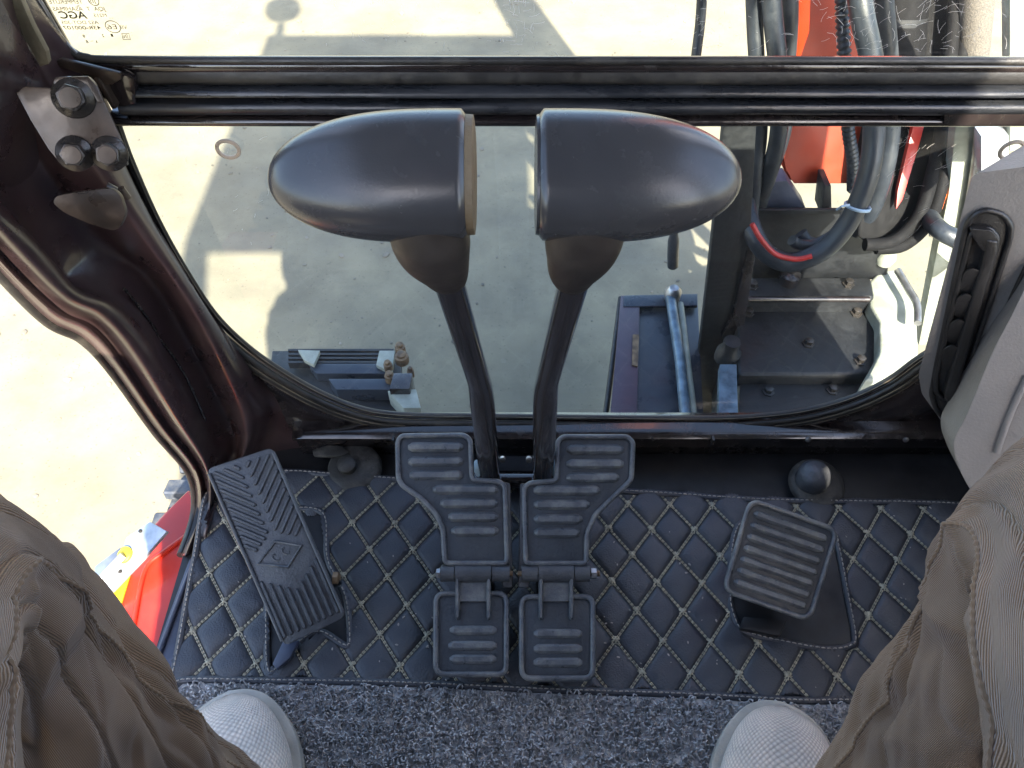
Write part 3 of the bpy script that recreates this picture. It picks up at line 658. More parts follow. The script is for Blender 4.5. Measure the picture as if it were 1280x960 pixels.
dr = thing('hose_guard_tube', 'big round black guard tube standing between the red boom and the curved guard', 'guard tube')
tube('guard_tube', crom([at_y(1128, -260, 1.42), at_y(1124, -60, 1.34), at_y(1120, 60, 1.28), at_y(1116, 160, 1.24), at_y(1104, 240, 1.20), at_y(1086, 290, 1.17)], 6), .048, M['guard'], dr, 24)
for b_, y_ in ((20, 1.30), (200, 1.22)):
    c_ = at_y(1121 if b_ < 100 else 1111, b_, y_); tube('clamp_band', [c_, c_ + V((0, -.004, -.012))], .0505, M['ironblk'], dr, 24)
# boom
bo = thing('excavator_boom', 'red painted excavator boom rising in front of the cab at right', 'boom')
def sect(c, hw, hd, wx=1):
    return [V((c[0] - hw, c[1] - hd, c[2])), V((c[0] + hw, c[1] - hd, c[2])), V((c[0] + hw, c[1] + hd, c[2] + .06)), V((c[0] - hw, c[1] + hd, c[2] + .06))]
c0 = at_y(1026, 206, 1.24); c1 = at_y(1030, 140, 1.27); c2 = at_y(1042, 0, 1.34)
rings = []
for c, hw in ((c0, .075), (c0.lerp(c1, .25), .092), (c1, .108), (c2, .10), (V((.58, 1.38, .5)), .09), (V((.50, 1.46, 1.1)), .08), (V((.47, 1.5, 1.7)), .07)):
    rings.append(sect(c, hw, .07))
bmb = bmesh.new(); rr = [[bmb.verts.new(p) for p in r] for r in rings]
for A, B in zip(rr, rr[1:]):
    for k in range(4): bmb.faces.new((A[k], A[(k + 1) % 4], B[(k + 1) % 4], B[k]))
bmb.faces.new(rr[0][::-1]); bmb.faces.new(rr[-1]); bmesh.ops.recalc_face_normals(bmb, faces=bmb.faces)
bmesh.ops.bevel(bmb, geom=list(bmb.edges), offset=.008, segments=2, affect='EDGES', clamp_overlap=True)
bm_obj('boom_section', bmb, M['boomred'], bo)
prism('boom_plate', [at_y(a, b, 1.13) for a, b in [(992, -120), (1018, -120), (1012, 40), (1000, 75), (990, 75)]], (0, .04, 0), M['boomred'], bo, .003)
tube('boom_cylinder', [V((.50, 1.52, .6)), V((.44, 1.62, 1.7))], .05, M['ironblk'], bo, 16)

# hydraulic hoses
def hose(pts, r, label, m='hose', extra=None):
    P = crom([at_y(a, b, y) for a, b, y in pts], 8)
    t = thing('hydraulic_hose', label, 'hose', group='hydraulic hoses beside the boom'); tube('hose', P, r, M[m], t, 14); return t
h1 = hose([(1066, -60, 1.12), (1078, 20, 1.08), (1090, 80, 1.06), (1093, 160, 1.03), (1085, 220, 1.0), (1062, 275, .98), (1030, 312, .97), (990, 328, .97), (960, 318, .98), (942, 292, 1.0), (930, 250, 1.06)], .017,
     'thick blue black hydraulic hose looping below the red boom foot')
for a, b in ((1072, 258),):
    c = at_y(a, b, .985); d = (at_y(1062, 275, .98) - at_y(1085, 220, 1.0)).normalized(); s = d.orthogonal().normalized(); q = d.cross(s)
    tube('cable_tie', [c + (s * cos(k * pi / 8) + q * sin(k * pi / 8)) * .0195 for k in range(16)], .003, M['tie'], h1, 6, closed=True)
    tube('cable_tie_tail', [at_y(1046, 262, .97), at_y(1052, 258, .96), at_y(1062, 256, .962)], .002, M['tie'], h1, 6)
hose([(960, -60, 1.1), (966, 20, 1.08), (972, 80, 1.06), (974, 160, 1.05), (962, 215, 1.06), (950, 250, 1.10)], .014, 'straight dark hydraulic hose left of the red boom')
hose([(985, -60, 1.13), (987, 20, 1.12), (984, 80, 1.12), (980, 160, 1.10), (958, 230, 1.10), (948, 262, 1.12)], .013, 'dark hydraulic hose crossing the left edge of the boom')
hose([(941, -60, 1.12), (943, 20, 1.1), (946, 80, 1.08), (950, 160, 1.07), (944, 220, 1.06), (936, 300, 1.08)], .012, 'grey blue hydraulic hose leftmost beside the boom', 'hose')
hose([(880, -60, 1.3), (876, 20, 1.3), (869, 80, 1.28), (862, 160, 1.26), (848, 240, 1.22), (842, 300, 1.2), (841, 335, 1.2)], [.009] * 40 + [.012] * 8 + [.001], 'thin black hose hanging alone left of the swing post')
hose([(1245, 340, 1.0), (1205, 305, 1.0), (1175, 288, 1.02), (1160, 270, 1.08)], .016, 'short black hose running from the guard towards the console')
hose([(1098, -60, 1.16), (1106, 20, 1.14), (1112, 90, 1.13), (1114, 160, 1.12), (1106, 215, 1.10), (1090, 262, 1.10), (1070, 292, 1.10)], .015, 'dark hydraulic hose between the thick loop and the black guard')
hose([(1000, 292, 1.03), (1010, 304, 1.02), (1032, 306, 1.02), (1052, 290, 1.03), (1060, 268, 1.06)], .013, 'short dark hose curled inside the big hose loop')
# corrugated conduit
cg = crom([at_y(a, b, y) for a, b, y in [(1052, -60, 1.13), (1053, 20, 1.12), (1056, 80, 1.10), (1060, 160, 1.09), (1066, 200, 1.09), (1066, 238, 1.10)]], 20)
cg = resample(cg, 180)
t = thing('corrugated_conduit', 'ribbed black cable conduit running down the red boom', 'conduit')
tube('conduit', cg, [.009 + (.0018 if i % 4 < 2 else -.0006) for i in range(180)], M['hose'], t, 12)
t = thing('red_cable', 'thin red and white cable curving around the hose loop', 'cable')
tube('cable', crom([at_y(a, b, y) for a, b, y in [(940, 280, .975), (952, 300, .965), (970, 318, .958), (995, 324, .952), (1015, 320, .95)]], 6), .0045, M['redhose'], t, 8)
tube('cable', crom([at_y(a, b, y) for a, b, y in [(990, 300, 1.0), (1000, 306, 1.0), (1020, 305, 1.0), (1045, 292, 1.0)]], 6), .010, M['hose'], t, 8)

# sunlit pale parts to the right
pr = thing('pale_side_frame', 'pale dusty sunlit steel frame piece right of the swing post', 'frame')
prism('side_rail', [at_y(a, b, 1.10) for a, b in [(1195, 150), (1224, 150), (1218, 220), (1200, 320), (1188, 432), (1148, 432), (1168, 330), (1186, 240)]], (0, .03, 0), M['pale'], pr, .004)
tube('rail_edge', crom([at_y(a, b, 1.09) for a, b in [(1226, 130), (1222, 200), (1206, 300), (1192, 420)]], 6), .010, M['steel'], pr, 8)
prism('cover_casting', zp([(1086, 352), (1100, 338), (1122, 336), (1136, 352), (1146, 380), (1150, 470), (1080, 476), (1100, 440), (1100, 400), (1088, 380)], -.15), (0, 0, -.1), M['pale'], pr, .008, 3)
lathe('casting_knob', [(.016, 0), (.020, .015), (.014, .03), (.0001, .034)], at_z(1104, 328, -.12), (0, 0, 1), M['pale'], pr, 14)
tube('drain_pipe', crom([at_z(a, b, -.12) for a, b in [(1122, 338), (1135, 360), (1146, 380), (1147, 404)]], 5), .007, M['steel'], pr, 8)
for i in range(9):
    a, b = random.uniform(1096, 1180), random.uniform(385, 470)
# right: fender and pole seen through the upper window
fe = thing('right_fender', 'grey dusty fender edge at the far right through the glass', 'fender')
prism('fender_plate', [at_y(a, b, 1.0) for a, b in [(1262, -160), (1340, -160), (1340, 190), (1296, 190), (1262, 190), (1262, 70)]], (0, .03, 0), M['pale'], fe, .004)
prism('fender_trim', [at_y(a, b, .99) for a, b in [(1226, 170), (1262, 170), (1262, 215), (1226, 236)]], (0, .03, 0), M['silver'], fe, .004)
sv = thing('fabric_sleeve', 'woven grey brown hose sleeve right of the boom through upper glass', 'hose sleeve')
tube('sleeve', [at_y(1226, -80, 1.3), at_y(1220, 20, 1.26), at_y(1214, 90, 1.24), at_y(1206, 170, 1.22)], .026, mat('woven_sleeve', (.13, .115, .095), .8, col2=(.06, .055, .05), nscale=500, bump=.8, bscale=500), sv, 14)

# ------------------------------------------------------------------ floor mat (quilted) and carpet
TH = radians(-1.3)
def rot(p): return V((p[0] * cos(TH) - p[1] * sin(TH), p[0] * sin(TH) + p[1] * cos(TH), p[2]))
def unrot(p): return V((p[0] * cos(-TH) - p[1] * sin(-TH), p[0] * sin(-TH) + p[1] * cos(-TH), p[2]))
ZM = .006
mt = thing('quilted_floor_mat', 'dark leatherette floor mat quilted in diamonds with beige stitching', 'floor mat')
def zl(pts, z=ZM): return [unrot(at_z(a, b, z)) for a, b in pts]
mat_poly = zl([(262, 612), (355, 590), (500, 600), (800, 616), (960, 626), (1175, 630), (1300, 640), (1300, 690), (1100, 880), (1000, 874), (700, 862), (330, 850), (215, 856), (226, 800), (244, 700)])
hole_l = zl([(338, 668), (352, 640), (404, 642), (410, 700), (432, 745), (438, 800), (432, 808), (400, 790), (372, 806), (352, 830), (336, 838), (334, 760)])
hole_r = zl([(912, 735), (920, 780), (935, 792), (985, 804), (1035, 812), (1062, 808), (1068, 796), (1058, 740), (1046, 680), (1036, 668), (930, 650)])
def inside(p, poly):
    c = False; n = len(poly); j = n - 1
    for i in range(n):
        a, b = poly[i], poly[j]
        if (a.y > p[1]) != (b.y > p[1]) and p[0] < (b.x - a.x) * (p[1] - a.y) / (b.y - a.y) + a.x: c = not c
        j = i
    return c
GX, GY = .0567, .0370
node0 = unrot(at_z(863, 842, ZM))
def height(u, v):   # u,v in -1..1 across the diamond axes, pillow profile
    e = (1 - u ** 6) * (1 - v ** 6); e = max(e, 0)
    return .0078 * (e ** .42) * (1 - .12 * (u * u + v * v))
def diamond_mesh(cx, cy, n, clip):
    vs = {}; V_ = []; F_ = []
    ax = V((GX / 2, GY, 0)) * .5; bx = V((-GX / 2, GY, 0)) * .5
    k = .965
    def vid(i, j):
        if (i, j) not in vs:
            u = (i / n * 2 - 1) ; v = (j / n * 2 - 1)
            u_ = math.copysign(1 - (1 - abs(u)) ** 1.5, u); v_ = math.copysign(1 - (1 - abs(v)) ** 1.5, v)
            # (u,v) parametrise the rhombus
            p = ax * u_ * k + bx * v_ * k
            h = height(u_, v_)
            h += .0011 * noise.noise(V(((cx + p.x) * 22, (cy + p.y) * 75 + (cx + p.x) * 30, 3.1))) * (1 - max(abs(u_), abs(v_)) ** 4)
            q = rot((cx + p.x, cy + p.y, 0)) - rot((cx, cy, 0)); vs[i, j] = len(V_); V_.append((q.x, q.y, h - .0025))
        return vs[i, j]
    for i in range(n):
        for j in range(n):
            u = ((i + .5) / n * 2 - 1); v = ((j + .5) / n * 2 - 1)
            p = ax * u * k + bx * v * k; P_ = (cx + p.x, cy + p.y)
            if clip and (not inside(P_, mat_poly) or inside(P_, hole_l) or inside(P_, hole_r)): continue
            F_.append((vid(i, j), vid(i + 1, j), vid(i + 1, j + 1), vid(i, j + 1)))
    if len(F_) < 3: return None
    me = bpy.data.meshes.new('quilted_diamond'); me.from_pydata(V_, [], F_); me.materials.append(M['leather'])
    for p in me.polygons: p.use_smooth = True
    return me
shared = [diamond_mesh(.1 * i + .3, .2 * i, 8, False) for i in range(8)]
st_bm = bmesh.new()
def ok(p): return inside((p[0], p[1]), mat_poly) and not inside((p[0], p[1]), hole_l) and not inside((p[0], p[1]), hole_r)
for r_ in range(-3, 10):
    for c_ in range(-16, 12):
        # nodes of the lattice: diamond centres lie half a cell right of each node
        nx = node0.x + (c_ + (.5 if r_ % 2 else 0)) * GX; ny = node0.y + r_ * GY
        cx, cy = nx + GX / 2, ny
        cs = [(cx - GX / 2, cy), (cx + GX / 2, cy), (cx, cy - GY), (cx, cy + GY), (cx, cy)]
        fl = [ok(c) for c in cs] + [ok((cx + dx * GX / 4, cy + dy * GY / 2)) for dx in (-1, 1) for dy in (-1, 1)]
        me = None
        if all(fl): me = random.choice(shared)
        elif any(fl): me = diamond_mesh(cx, cy, 16, True)
        if me:
            p = rot((cx, cy, 0)); o = bpy.data.objects.new('quilted_diamond', me); COL.objects.link(o); o.location = (p.x, p.y, ZM - .0005); o.parent = mt
        # thread along the two edges leaving this node to the upper right and upper left
        for sx in (1, -1):
            a = V((nx, ny, 0)); b = V((nx + sx * GX / 2, ny + GY, 0)); L_ = (b - a).length; d_ = (b - a) / L_; pn = V((-d_.y, d_.x, 0))
            s = .002
            while s < L_ - .004:
                for off in (-.0009, .0009):
                    p = a + d_ * s + pn * off; q = a + d_ * (s + .0042) + pn * off
                    if ok(p) and ok(q):
                        P1 = rot(p); P2 = rot(q); P1.z = P2.z = ZM + .0004; Pm = (P1 + P2) / 2; Pm.z += .0008
                        add_tube(st_bm, [P1, Pm, P2], [.0006, .00085, .0006], 5)
                s += .0052
        if ok((nx, ny)):
            for k in range(6):
                ang = k * pi / 3 + .5 + random.gauss(0, .15); d_ = V((cos(ang), sin(ang), 0)) * random.uniform(.0035, .0058)
                P1 = rot(V((nx, ny, 0)) + d_); P2 = rot(V((nx, ny, 0)) - d_); P1.z = P2.z = ZM + .0004; Pm = (P1 + P2) / 2; Pm.z += .0022
                add_tube(st_bm, [P1, Pm, P2], [.0007, .0010, .0007], 5)
tag(bm_obj('stitching', st_bm, M['thread'], mt), None, None, kind='stuff')
# mat backing with the holes left by the raised floor patches
base_pts = [rot(V((p.x, p.y, 0))) for p in mat_poly]
prism('backing', [V((p.x, p.y, ZM - .0045)) for p in base_pts], (0, 0, -.003), M['leather'], mt)
bind_bm = bmesh.new()
def binding(name, pts, closed, r=.0045, m='leather'):
    P = crom([V((p.x, p.y, 0)) for p in pts], 6, closed)
    P3 = [rot(V((p.x, p.y, ZM + .0015))) for p in P]
    tube(name, P3, r, M[m], mt, 10, closed, flat=((0, 0, 1), .75))
    L_ = sum((P3[i] - P3[i - 1]).length for i in range(1, len(P3))); Q = resample(P3 + ([P3[0]] if closed else []), int(L_ / .0065))
    for i in range(0, len(Q) - 1):
        a, b = Q[i], Q[i + 1]; d = b - a
        p, q = a + d * .12, a + d * .80; z = ZM + .0015 + r * .75
        if p.y > .05: add_tube(bind_bm, [V((p.x, p.y, z - .0003)), V(((p.x + q.x) / 2, (p.y + q.y) / 2, z + .0006)), V((q.x, q.y, z - .0003))], [.0006, .0009, .0006], 5)
binding('edge_binding', zl([(215, 856), (226, 800), (244, 700), (262, 612), (300, 598), (355, 590), (500, 600), (800, 616), (960, 626), (1175, 630), (1300, 640)]), False)
binding('opening_binding', hole_l, True, .0042)
binding('opening_binding', hole_r, True, .0042)
# the floor seen inside the two openings
prism('opening_floor', [rot(V((p.x, p.y, ZM - .0005))) for p in hole_l], (0, 0, -.003), M['floor'], mt)
prism('opening_floor', [rot(V((p.x, p.y, ZM - .0005))) for p in hole_r], (0, 0, -.003), M['floor'], mt)

cp = thing('loop_carpet', 'grey looped pile carpet mat with stitched edge under both shoes', 'carpet')
edge = zl([(150, 1010), (196, 900), (206, 868), (218, 856), (236, 850), (330, 851), (500, 854), (700, 863), (850, 868), (1000, 876), (1060, 876), (1200, 884)])
P = edge
prism('carpet_backing', [rot(V((p.x, p.y, ZM + .001))) for p in edge] + [V((.60, -.2, ZM + .001)), V((-.44, -.2, ZM + .001))], (0, 0, -.006), M['carpet'], cp)
mt_old = mt; mt = cp
binding('carpet_binding', [V((p.x, p.y, 0)) for p in edge], False, .0045)
mt = mt_old
tag(bm_obj('edge_stitching', bind_bm, M['thread2'], mt), None, None, kind='stuff')
# loops
cpoly = [V((p.x, p.y, 0)) for p in edge] + [V((.60, -.2, 0)), V((-.46, -.2, 0))]
vs = []; fs = []
def yarn(c, ang, w, h, r, lean):
    base = len(vs); d = V((cos(ang), sin(ang), 0)); l = V((-sin(ang), cos(ang), 0)) * lean; n = 6
    pts = []
    for i in range(n + 1):
        a = pi * i / n * 1.15 - .08 * pi; pts.append(c + d * (-cos(a) * w) + (V((0, 0, 1)) + l) * (sin(a) * h))
    for i, p in enumerate(pts):
        t = (pts[min(i + 1, n)] - pts[max(i - 1, 0)]).normalized(); a_ = t.orthogonal().normalized(); b_ = t.cross(a_)
        for k in range(4): q = p + (a_ * cos(k * pi / 2 + .4) + b_ * sin(k * pi / 2 + .4)) * r; vs.append((q.x, q.y, q.z))
    for i in range(n):
        for k in range(4): fs.append((base + i * 4 + k, base + i * 4 + (k + 1) % 4, base + (i + 1) * 4 + (k + 1) % 4, base + (i + 1) * 4 + k))
sp = .0047; ix = int(1.0 / sp)
for i in range(ix):
    for j in range(int(.34 / sp)):
        x = -.46 + (i + random.uniform(-.4, .4)) * sp; y = -.02 + (j + random.uniform(-.4, .4)) * sp
        if x > .50 or not inside((x, y - .004), cpoly) or not inside((x, y + .005), cpoly): continue
        if x < -.35 and not inside((x - .005, y), cpoly): continue
        p = rot((x, y, 0)); p.z = ZM + .0015
        yarn(p, random.uniform(0, 2 * pi), random.uniform(.0024, .0036), random.uniform(.0045, .0085), random.uniform(.0008, .0012), random.uniform(-.9, .9))
me = bpy.data.meshes.new('loop_pile'); me.from_pydata(vs, [], fs)
tag(link('loop_pile', me, M['carpet'], cp, 180), None, None, kind='stuff')

cr = bmesh.new()
for i in range(220):
    x = random.uniform(-.40, .55); y = random.uniform(.24, .50)
    if random.random() < .5: x = random.gauss(0.0, .12); y = random.gauss(.30, .06)
    if not ok((x, y)): continue
    r_ = random.uniform(.0005, .0016); p = rot(V((x, y, 0)))
    bmesh.ops.create_icosphere(cr, subdivisions=1, radius=r_, matrix=Matrix.Translation((p.x, p.y, ZM + .0046)) @ Matrix.Rotation(random.uniform(0, 6), 4, 'Z') @ Matrix.Diagonal((1.5, .8, .6, 1)))
tag(bm_obj('grit', cr, M['thread2']), 'fine pale grit scattered on the quilted mat around the pedals', 'grit', kind='stuff')
# rubber body mounts in front of the mat
def mount(px, py, label, tiltx=0):
    t = thing('rubber_mount', label, 'mount', group='cab mounts at the front wall')
    c = at_z(px, py, .004)
    lathe('cup', [(.038, 0), (.037, .006), (.033, .010), (.022, .012), (.016, .012)], c, (0, -.1, 1), M['mount'], t, 32)
    e = lathe('bolt', [(.013, 0), (.013, .010), (.010, .013), (.0001, .014)], c + V((-.008, -.004, .012)), (0, -.1, 1), M['mount'], t, 20)
    return t
mount(444, 586, 'dusty rubber mount with steel bolt at the left front wall')
m2 = mount(1020, 606, 'dusty rubber mount with steel bolt right of centre by the wall')
lathe('dome', [(.022, 0), (.022, .018), (.016, .026), (.0001, .03)], at_z(1014, 600, .015), (0, -.1, 1), M['rubber'], m2, 24)
prism('weld_tab', [at_z(a, b, .022) for a, b in [(390, 562), (410, 556), (428, 557), (438, 566), (424, 570), (392, 569)]], (0, 0, -.006), M['mount'], cab, .002)

# ------------------------------------------------------------------ travel levers
def lever(side):
    lab = 'left travel lever with bullet shaped dark grip pointing left' if side < 0 else 'right travel lever with bullet shaped dark grip pointing right'
    t = thing('travel_lever', lab, 'lever', group='pair of travel levers')
    if side < 0: b0, b1, b2, x0, x1 = (613, 604), (601, 484), (559, 345), 337, 584
    else: b0, b1, b2, x0, x1 = (679, 604), (682, 484), (719, 345), 925, 673
    p0 = at_y(b0[0], b0[1], .512); p1 = at_y(b1[0], b1[1], .444); p2 = at_y(b2[0], b2[1], .362); p3 = at_y(b2[0] + side * -0 - side * (-8) * 0, 300, .345)
    a = p1.lerp(p0, .10); b = p1.lerp(p2, .10)
    pts = [p0, p0.lerp(p1, .5), a] + [a.lerp(p1, k / 4).lerp(p1.lerp(b, k / 4), k / 4) for k in (1, 2, 3)] + [b, p1.lerp(p2, .5), p2, p2 + (p2 - p1) * .12]
    rr = [.0136, .0132, .0128, .0124, .0120, .0116, .0112, .0108, .0106, .0106]
    tube('shaft', pts, rr, M['shaft'], t, 20)
    tube('shaft_sleeve', [p0 + V((0, -.001, -.02)), p0.lerp(p1, .06)], .0150, M['shaft'], t, 20)
    # collar: tapering boot below the grip
    y = .345
    topc = at_y(539 if side < 0 else 728, 296, y); top_rx = (at_y(586, 296, y) - at_y(490, 296, y)).x / 2
    if side < 0: sec = [((534, 250), 46), ((536, 286), 49), ((538, 300), 50), ((543, 318), 44), ((553, 336), 33), ((558, 347), 26), ((560, 351), 21)]
    else: sec = [((735, 250), 45), ((733, 286), 48), ((730, 300), 49), ((726, 318), 43), ((718, 336), 33), ((716, 347), 26), ((716, 351), 21)]
    rings = []
    for i, ((a_, b_), hw) in enumerate(sec):
        c = at_y(a_, b_, y + .003 * max(i - 1, 0)); s = (at_y(a_ + 1, b_, c.y) - at_y(a_, b_, c.y)).x * hw
        ax = V((1, 0, 0)); ay = V((0, .75, .66)).normalized()
        rings.append([c + ax * (s * cos(k * pi / 20)) + ay * (s * .8 * sin(k * pi / 20)) for k in range(40)])
    rc = list(zip(*[crom([r[k] for r in rings], 4) for k in range(40)]))
    o = loft_obj('collar', rc, M['collar'], t, closed=True)
    # bullet shaped grip, axis along x
    d = .44; cy = at_d(640, 220, d); hh = 79.5 / F * d
    xin = at_d(x1, 220, d).x; xt = at_d(x0, 220, d).x; Lg = xt - xin
    up = -DN.normalized(); fo = FW
    def gprof(s): return max(1 - ((s - .22) / .78) ** 2.35, 0) ** .48
    prof = []
    N_ = 44
    for i in range(N_ + 1):
        s = i / N_
        if s < .012: rr_ = .90 + .10 * (s / .012) ** .5
        elif s < .22: rr_ = 1.0 - .012 * ((.22 - s) / .22) ** 2
        else:
            rr_ = gprof(s)
        prof.append((s, rr_))
    prof = [(s, r_) for s, r_ in prof]
    # denser sampling near the tip
    prof = prof[:-1] + [(.985, gprof(.985)), (.993, gprof(.993)), (.998, gprof(.998)), (1, .001)]
    prof.sort()
    rings = []
    for s, r_ in prof:
        c = V((xin + Lg * s, cy.y, cy.z)) - up * (.0026 * s) ; ring = []
        for k in range(64):
            a_ = 2 * pi * k / 64; ca, sa = cos(a_), sin(a_)
            e = 2 / 2.45; u_ = math.copysign(abs(ca) ** e, ca); v_ = math.copysign(abs(sa) ** e, sa)
            ring.append(c + up * (hh * r_ * u_) + fo * (.031 * (r_ ** .9 if r_ > 0 else 0) * v_))
        rings.append(ring)
    g = loft_obj('grip', rings, M['grip'], t, closed=True, smooth=60)
    # flat inner face with tan moulded edge
    bm = bmesh.new(); f0 = rings[0]; cc = sum((p for p in f0), V()) / 64; n_ = V((-side, 0, 0))
    r1 = [bm.verts.new(p.lerp(cc, -.01) + n_ * .0000) for p in f0]; r2 = [bm.verts.new(p.lerp(cc, .0) + n_ * (.0042 if side < 0 else .0015)) for p in f0]; r3 = [bm.verts.new(p.lerp(cc, .09) + n_ * (.0046 if side < 0 else .0018)) for p in f0]
    for k in range(64):
        k2 = (k + 1) % 64; bm.faces.new((r1[k], r1[k2], r2[k2], r2[k])); bm.faces.new((r2[k], r2[k2], r3[k2], r3[k]))
    bm.faces.new(r3)
    bm_obj('grip_end_cap', bm, M['seam'] if side < 0 else M['grip'], t)
    return t
lever(-1); lever(1)

# ------------------------------------------------------------------ travel pedals
def pedal_set(side):
    lab = 'left travel pedal, ribbed two piece worn rubber, beside left lever' if side < 0 else 'right travel pedal, ribbed two piece worn rubber, with bolt at right'
    t = thing('travel_pedal', lab, 'pedal', group='pair of travel pedals')
    a1 = radians(25); n1 = V((0, -sin(a1), cos(a1))); hp = at_z(640, 716, .07)
    if side < 0:
        op = [(497, 553), (502, 545), (580, 544), (588, 550), (590, 600), (624, 602), (631, 608), (634, 704), (556, 704), (554, 662), (546, 643), (527, 623), (503, 607), (498, 598)]
        ribs = [(510, 579, 566), (510, 579, 584), (512, 579, 601), (541, 623, 619), (550, 623, 636), (560, 623, 653), (564, 623, 671)]
        lo = (545, 742, 633, 843); lr = [(562, 621, 796), (560, 621, 815)]; bx = (551, 637); webs = (572, 611)
    else:
        op = [(655, 610), (662, 604), (696, 601), (697, 552), (704, 546), (784, 546), (791, 553), (789, 600), (765, 623), (744, 643), (733, 668), (733, 704), (657, 704)]
        ribs = [(708, 780, 569), (708, 780, 587), (708, 774, 604), (667, 750, 620), (667, 737, 638), (667, 728, 656), (667, 725, 673)]
        lo = (652, 746, 741, 848); lr = [(667, 728, 800), (667, 728, 819)]; bx = (652, 737); webs = (676, 714)
    pts = roundpoly([at_pl(a, b, hp, n1) for a, b in op], .006)
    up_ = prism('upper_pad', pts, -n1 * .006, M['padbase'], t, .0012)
    cc = sum(pts, V()) / len(pts)
    # raised rim
    rim = [p + n1 * .0012 for p in pts]
    tube('rim', rim, .0032, M['pad'], t, 8, closed=True)
    tube('rim', [p - n1 * .010 for p in pts], .0022, M['rubber'], t, 8, closed=True)
    for x0, x1, y in ribs:
        bm = bmesh.new(); add_bar(bm, at_pl(x0, y - 7, hp, n1), at_pl(x1, y - 7, hp, n1), .0130, .0068, n1)
        bm_obj('rib', bm, M['pad'], t)
    # lower pad
    hb = at_z(640, 728, .062); a2 = radians(14); n2 = V((0, sin(a2) * -1, cos(a2)))
    x0, y0, x1, y1 = lo
    lp = [at_pl(a, b, hb, n2) for a, b in [(x0, y0), (x1, y0), (x1, y1), (x0, y1)]]
    lpp = roundpoly(lp, .011, 5)
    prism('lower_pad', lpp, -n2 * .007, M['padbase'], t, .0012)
    tube('rim', [p + n2 * .001 for p in lpp], .0032, M['pad'], t, 8, closed=True)
    for a, b, y in lr:
        bm = bmesh.new(); add_bar(bm, at_pl(a, y - 8, hb, n2), at_pl(b, y - 8, hb, n2), .0112, .0045, n2); bm_obj('rib', bm, M['pad'], t)
    bm = bmesh.new(); y3 = lr[-1][2] + 9; add_bar(bm, at_pl(lr[0][0], y3, hb, n2), at_pl(lr[0][1], y3, hb, n2), .0112, .0045, n2); bm_obj('rib', bm, M['pad'], t)
    # neck and webs
    nk = [at_pl(a, b, hb + n2 * .004, n2) for a, b in [(webs[0] - 2, 722), (webs[1] + 2, 722), (webs[1] + 3, 752), (webs[0] - 3, 752)]]
    prism('neck', nk, -n2 * .012, M['pad'], t, .002)
    for wx in webs:
        bm = bmesh.new(); add_bar(bm, at_pl(wx, 722, hb + n2 * .004, n2), at_pl(wx, 775, hb, n2), .0055, .0085, n2); bm_obj('web', bm, M['pad'], t)
    # hinge barrel: three knuckles
    hy = 716; c = hp + V((0, 0, -.002))
    def hx(px): p = at_pl(px, hy, hp, n1); return V((p.x, c.y, c.z))
    for a, b, r_ in ((bx[0], webs[0] - 4, .0095), (webs[0] - 3, webs[1] + 3, .0105), (webs[1] + 4, bx[1], .0095)):
        bm = bmesh.new(); add_tube(bm, [hx(a), hx(b)], r_, 20); bm_obj('hinge_knuckle', bm, M['rubber'], t)
    tube('hinge_bolt', [hx(bx[0] - 5), hx(bx[1] + (4 if side < 0 else 13))], .0032, M['brass'], t, 10)
    if side > 0: lathe('nut', [(.0065, 0), (.0065, .006), (.004, .007)], hx(bx[1] + 2), (1, 0, 0), M['steel'], t, 6)
    else: lathe('nut', [(.006, 0), (.006, .004), (.004, .005)], hx(bx[0] - 1), (-1, 0, 0), M['steel'], t, 6)
    # side lever plate and support under the pedal, reaching to the lever
    xs = 640 if side < 0 else 650
    prism('pedal_arm', [at_pl(a, b, hp - n1 * .008, n1) for a, b in ([(622, 600), (638, 604), (641, 735), (628, 735)] if side < 0 else [(650, 604), (660, 604), (662, 735), (648, 735)])], -n1 * .02, M['rubber'], t, .003)
    bm = bmesh.new(); p = hx((bx[0] + bx[1]) / 2); add_box(bm, (p.x - .022, p.y - .01, .0), (p.x + .022, p.y + .012, p.z), .002); bm_obj('pedestal', bm, M['ironblk'], t)
    lx = 599 if side < 0 else 693
    lathe('washer', [(.011, 0), (.011, .003), (.006, .006), (.0001, .007)], at_y(lx, 585, .505), (-side * -1, -.4, .3), M['tie'], t, 16)
    lathe('screw', [(.004, 0), (.004, .005), (.0001, .006)], at_y(628 if side < 0 else 661, 573, .52), (0, -1, .5), M['steel'], t, 10)
    return t
pedal_set(-1); pedal_set(1)
pv = thing('pivot_bracket', 'black steel pivot bracket between the two levers behind the pedals', 'bracket')
box('bracket_plate', (at_y(598, 600, .54).x, .520, .0), (at_y(696, 600, .54).x, .545, .045), M['guard'], pv, .003)
tube('pivot_shaft', [at_y(590, 600, .512), at_y(700, 600, .512)], .010, M['gloss'], pv, 14)

# ------------------------------------------------------------------ left chevron foot pedal
fp = thing('chevron_pedal', 'long slanted rubber foot pedal with chevron grooves and diamond emblem', 'pedal')
af = radians(24); fn = V((.05, -sin(af), cos(af))).normalized(); f0 = at_z(391, 790, .045)
Q = [(258, 586), (340, 559), (432, 771), (355, 808)]
def fq(s, t, h=0):
    a = V((*Q[0], 0)).lerp(V((*Q[1], 0)), s); b = V((*Q[3], 0)).lerp(V((*Q[2], 0)), s); p = a.lerp(b, t)
    return at_pl(p.x, p.y, f0, fn) + fn * h
plate = roundpoly([fq(0, 0), fq(1, 0), fq(1, 1), fq(0, 1)], .008, 4)
prism('pad', plate, -fn * .010, M['rubber'], fp, .0015)
def frib(a, b, w=.0052, h=.0042):
    bm = bmesh.new(); add_bar(bm, fq(*a), fq(*b), w, h, fn); bm_obj('tread_bar', bm, M['rubber'], fp)
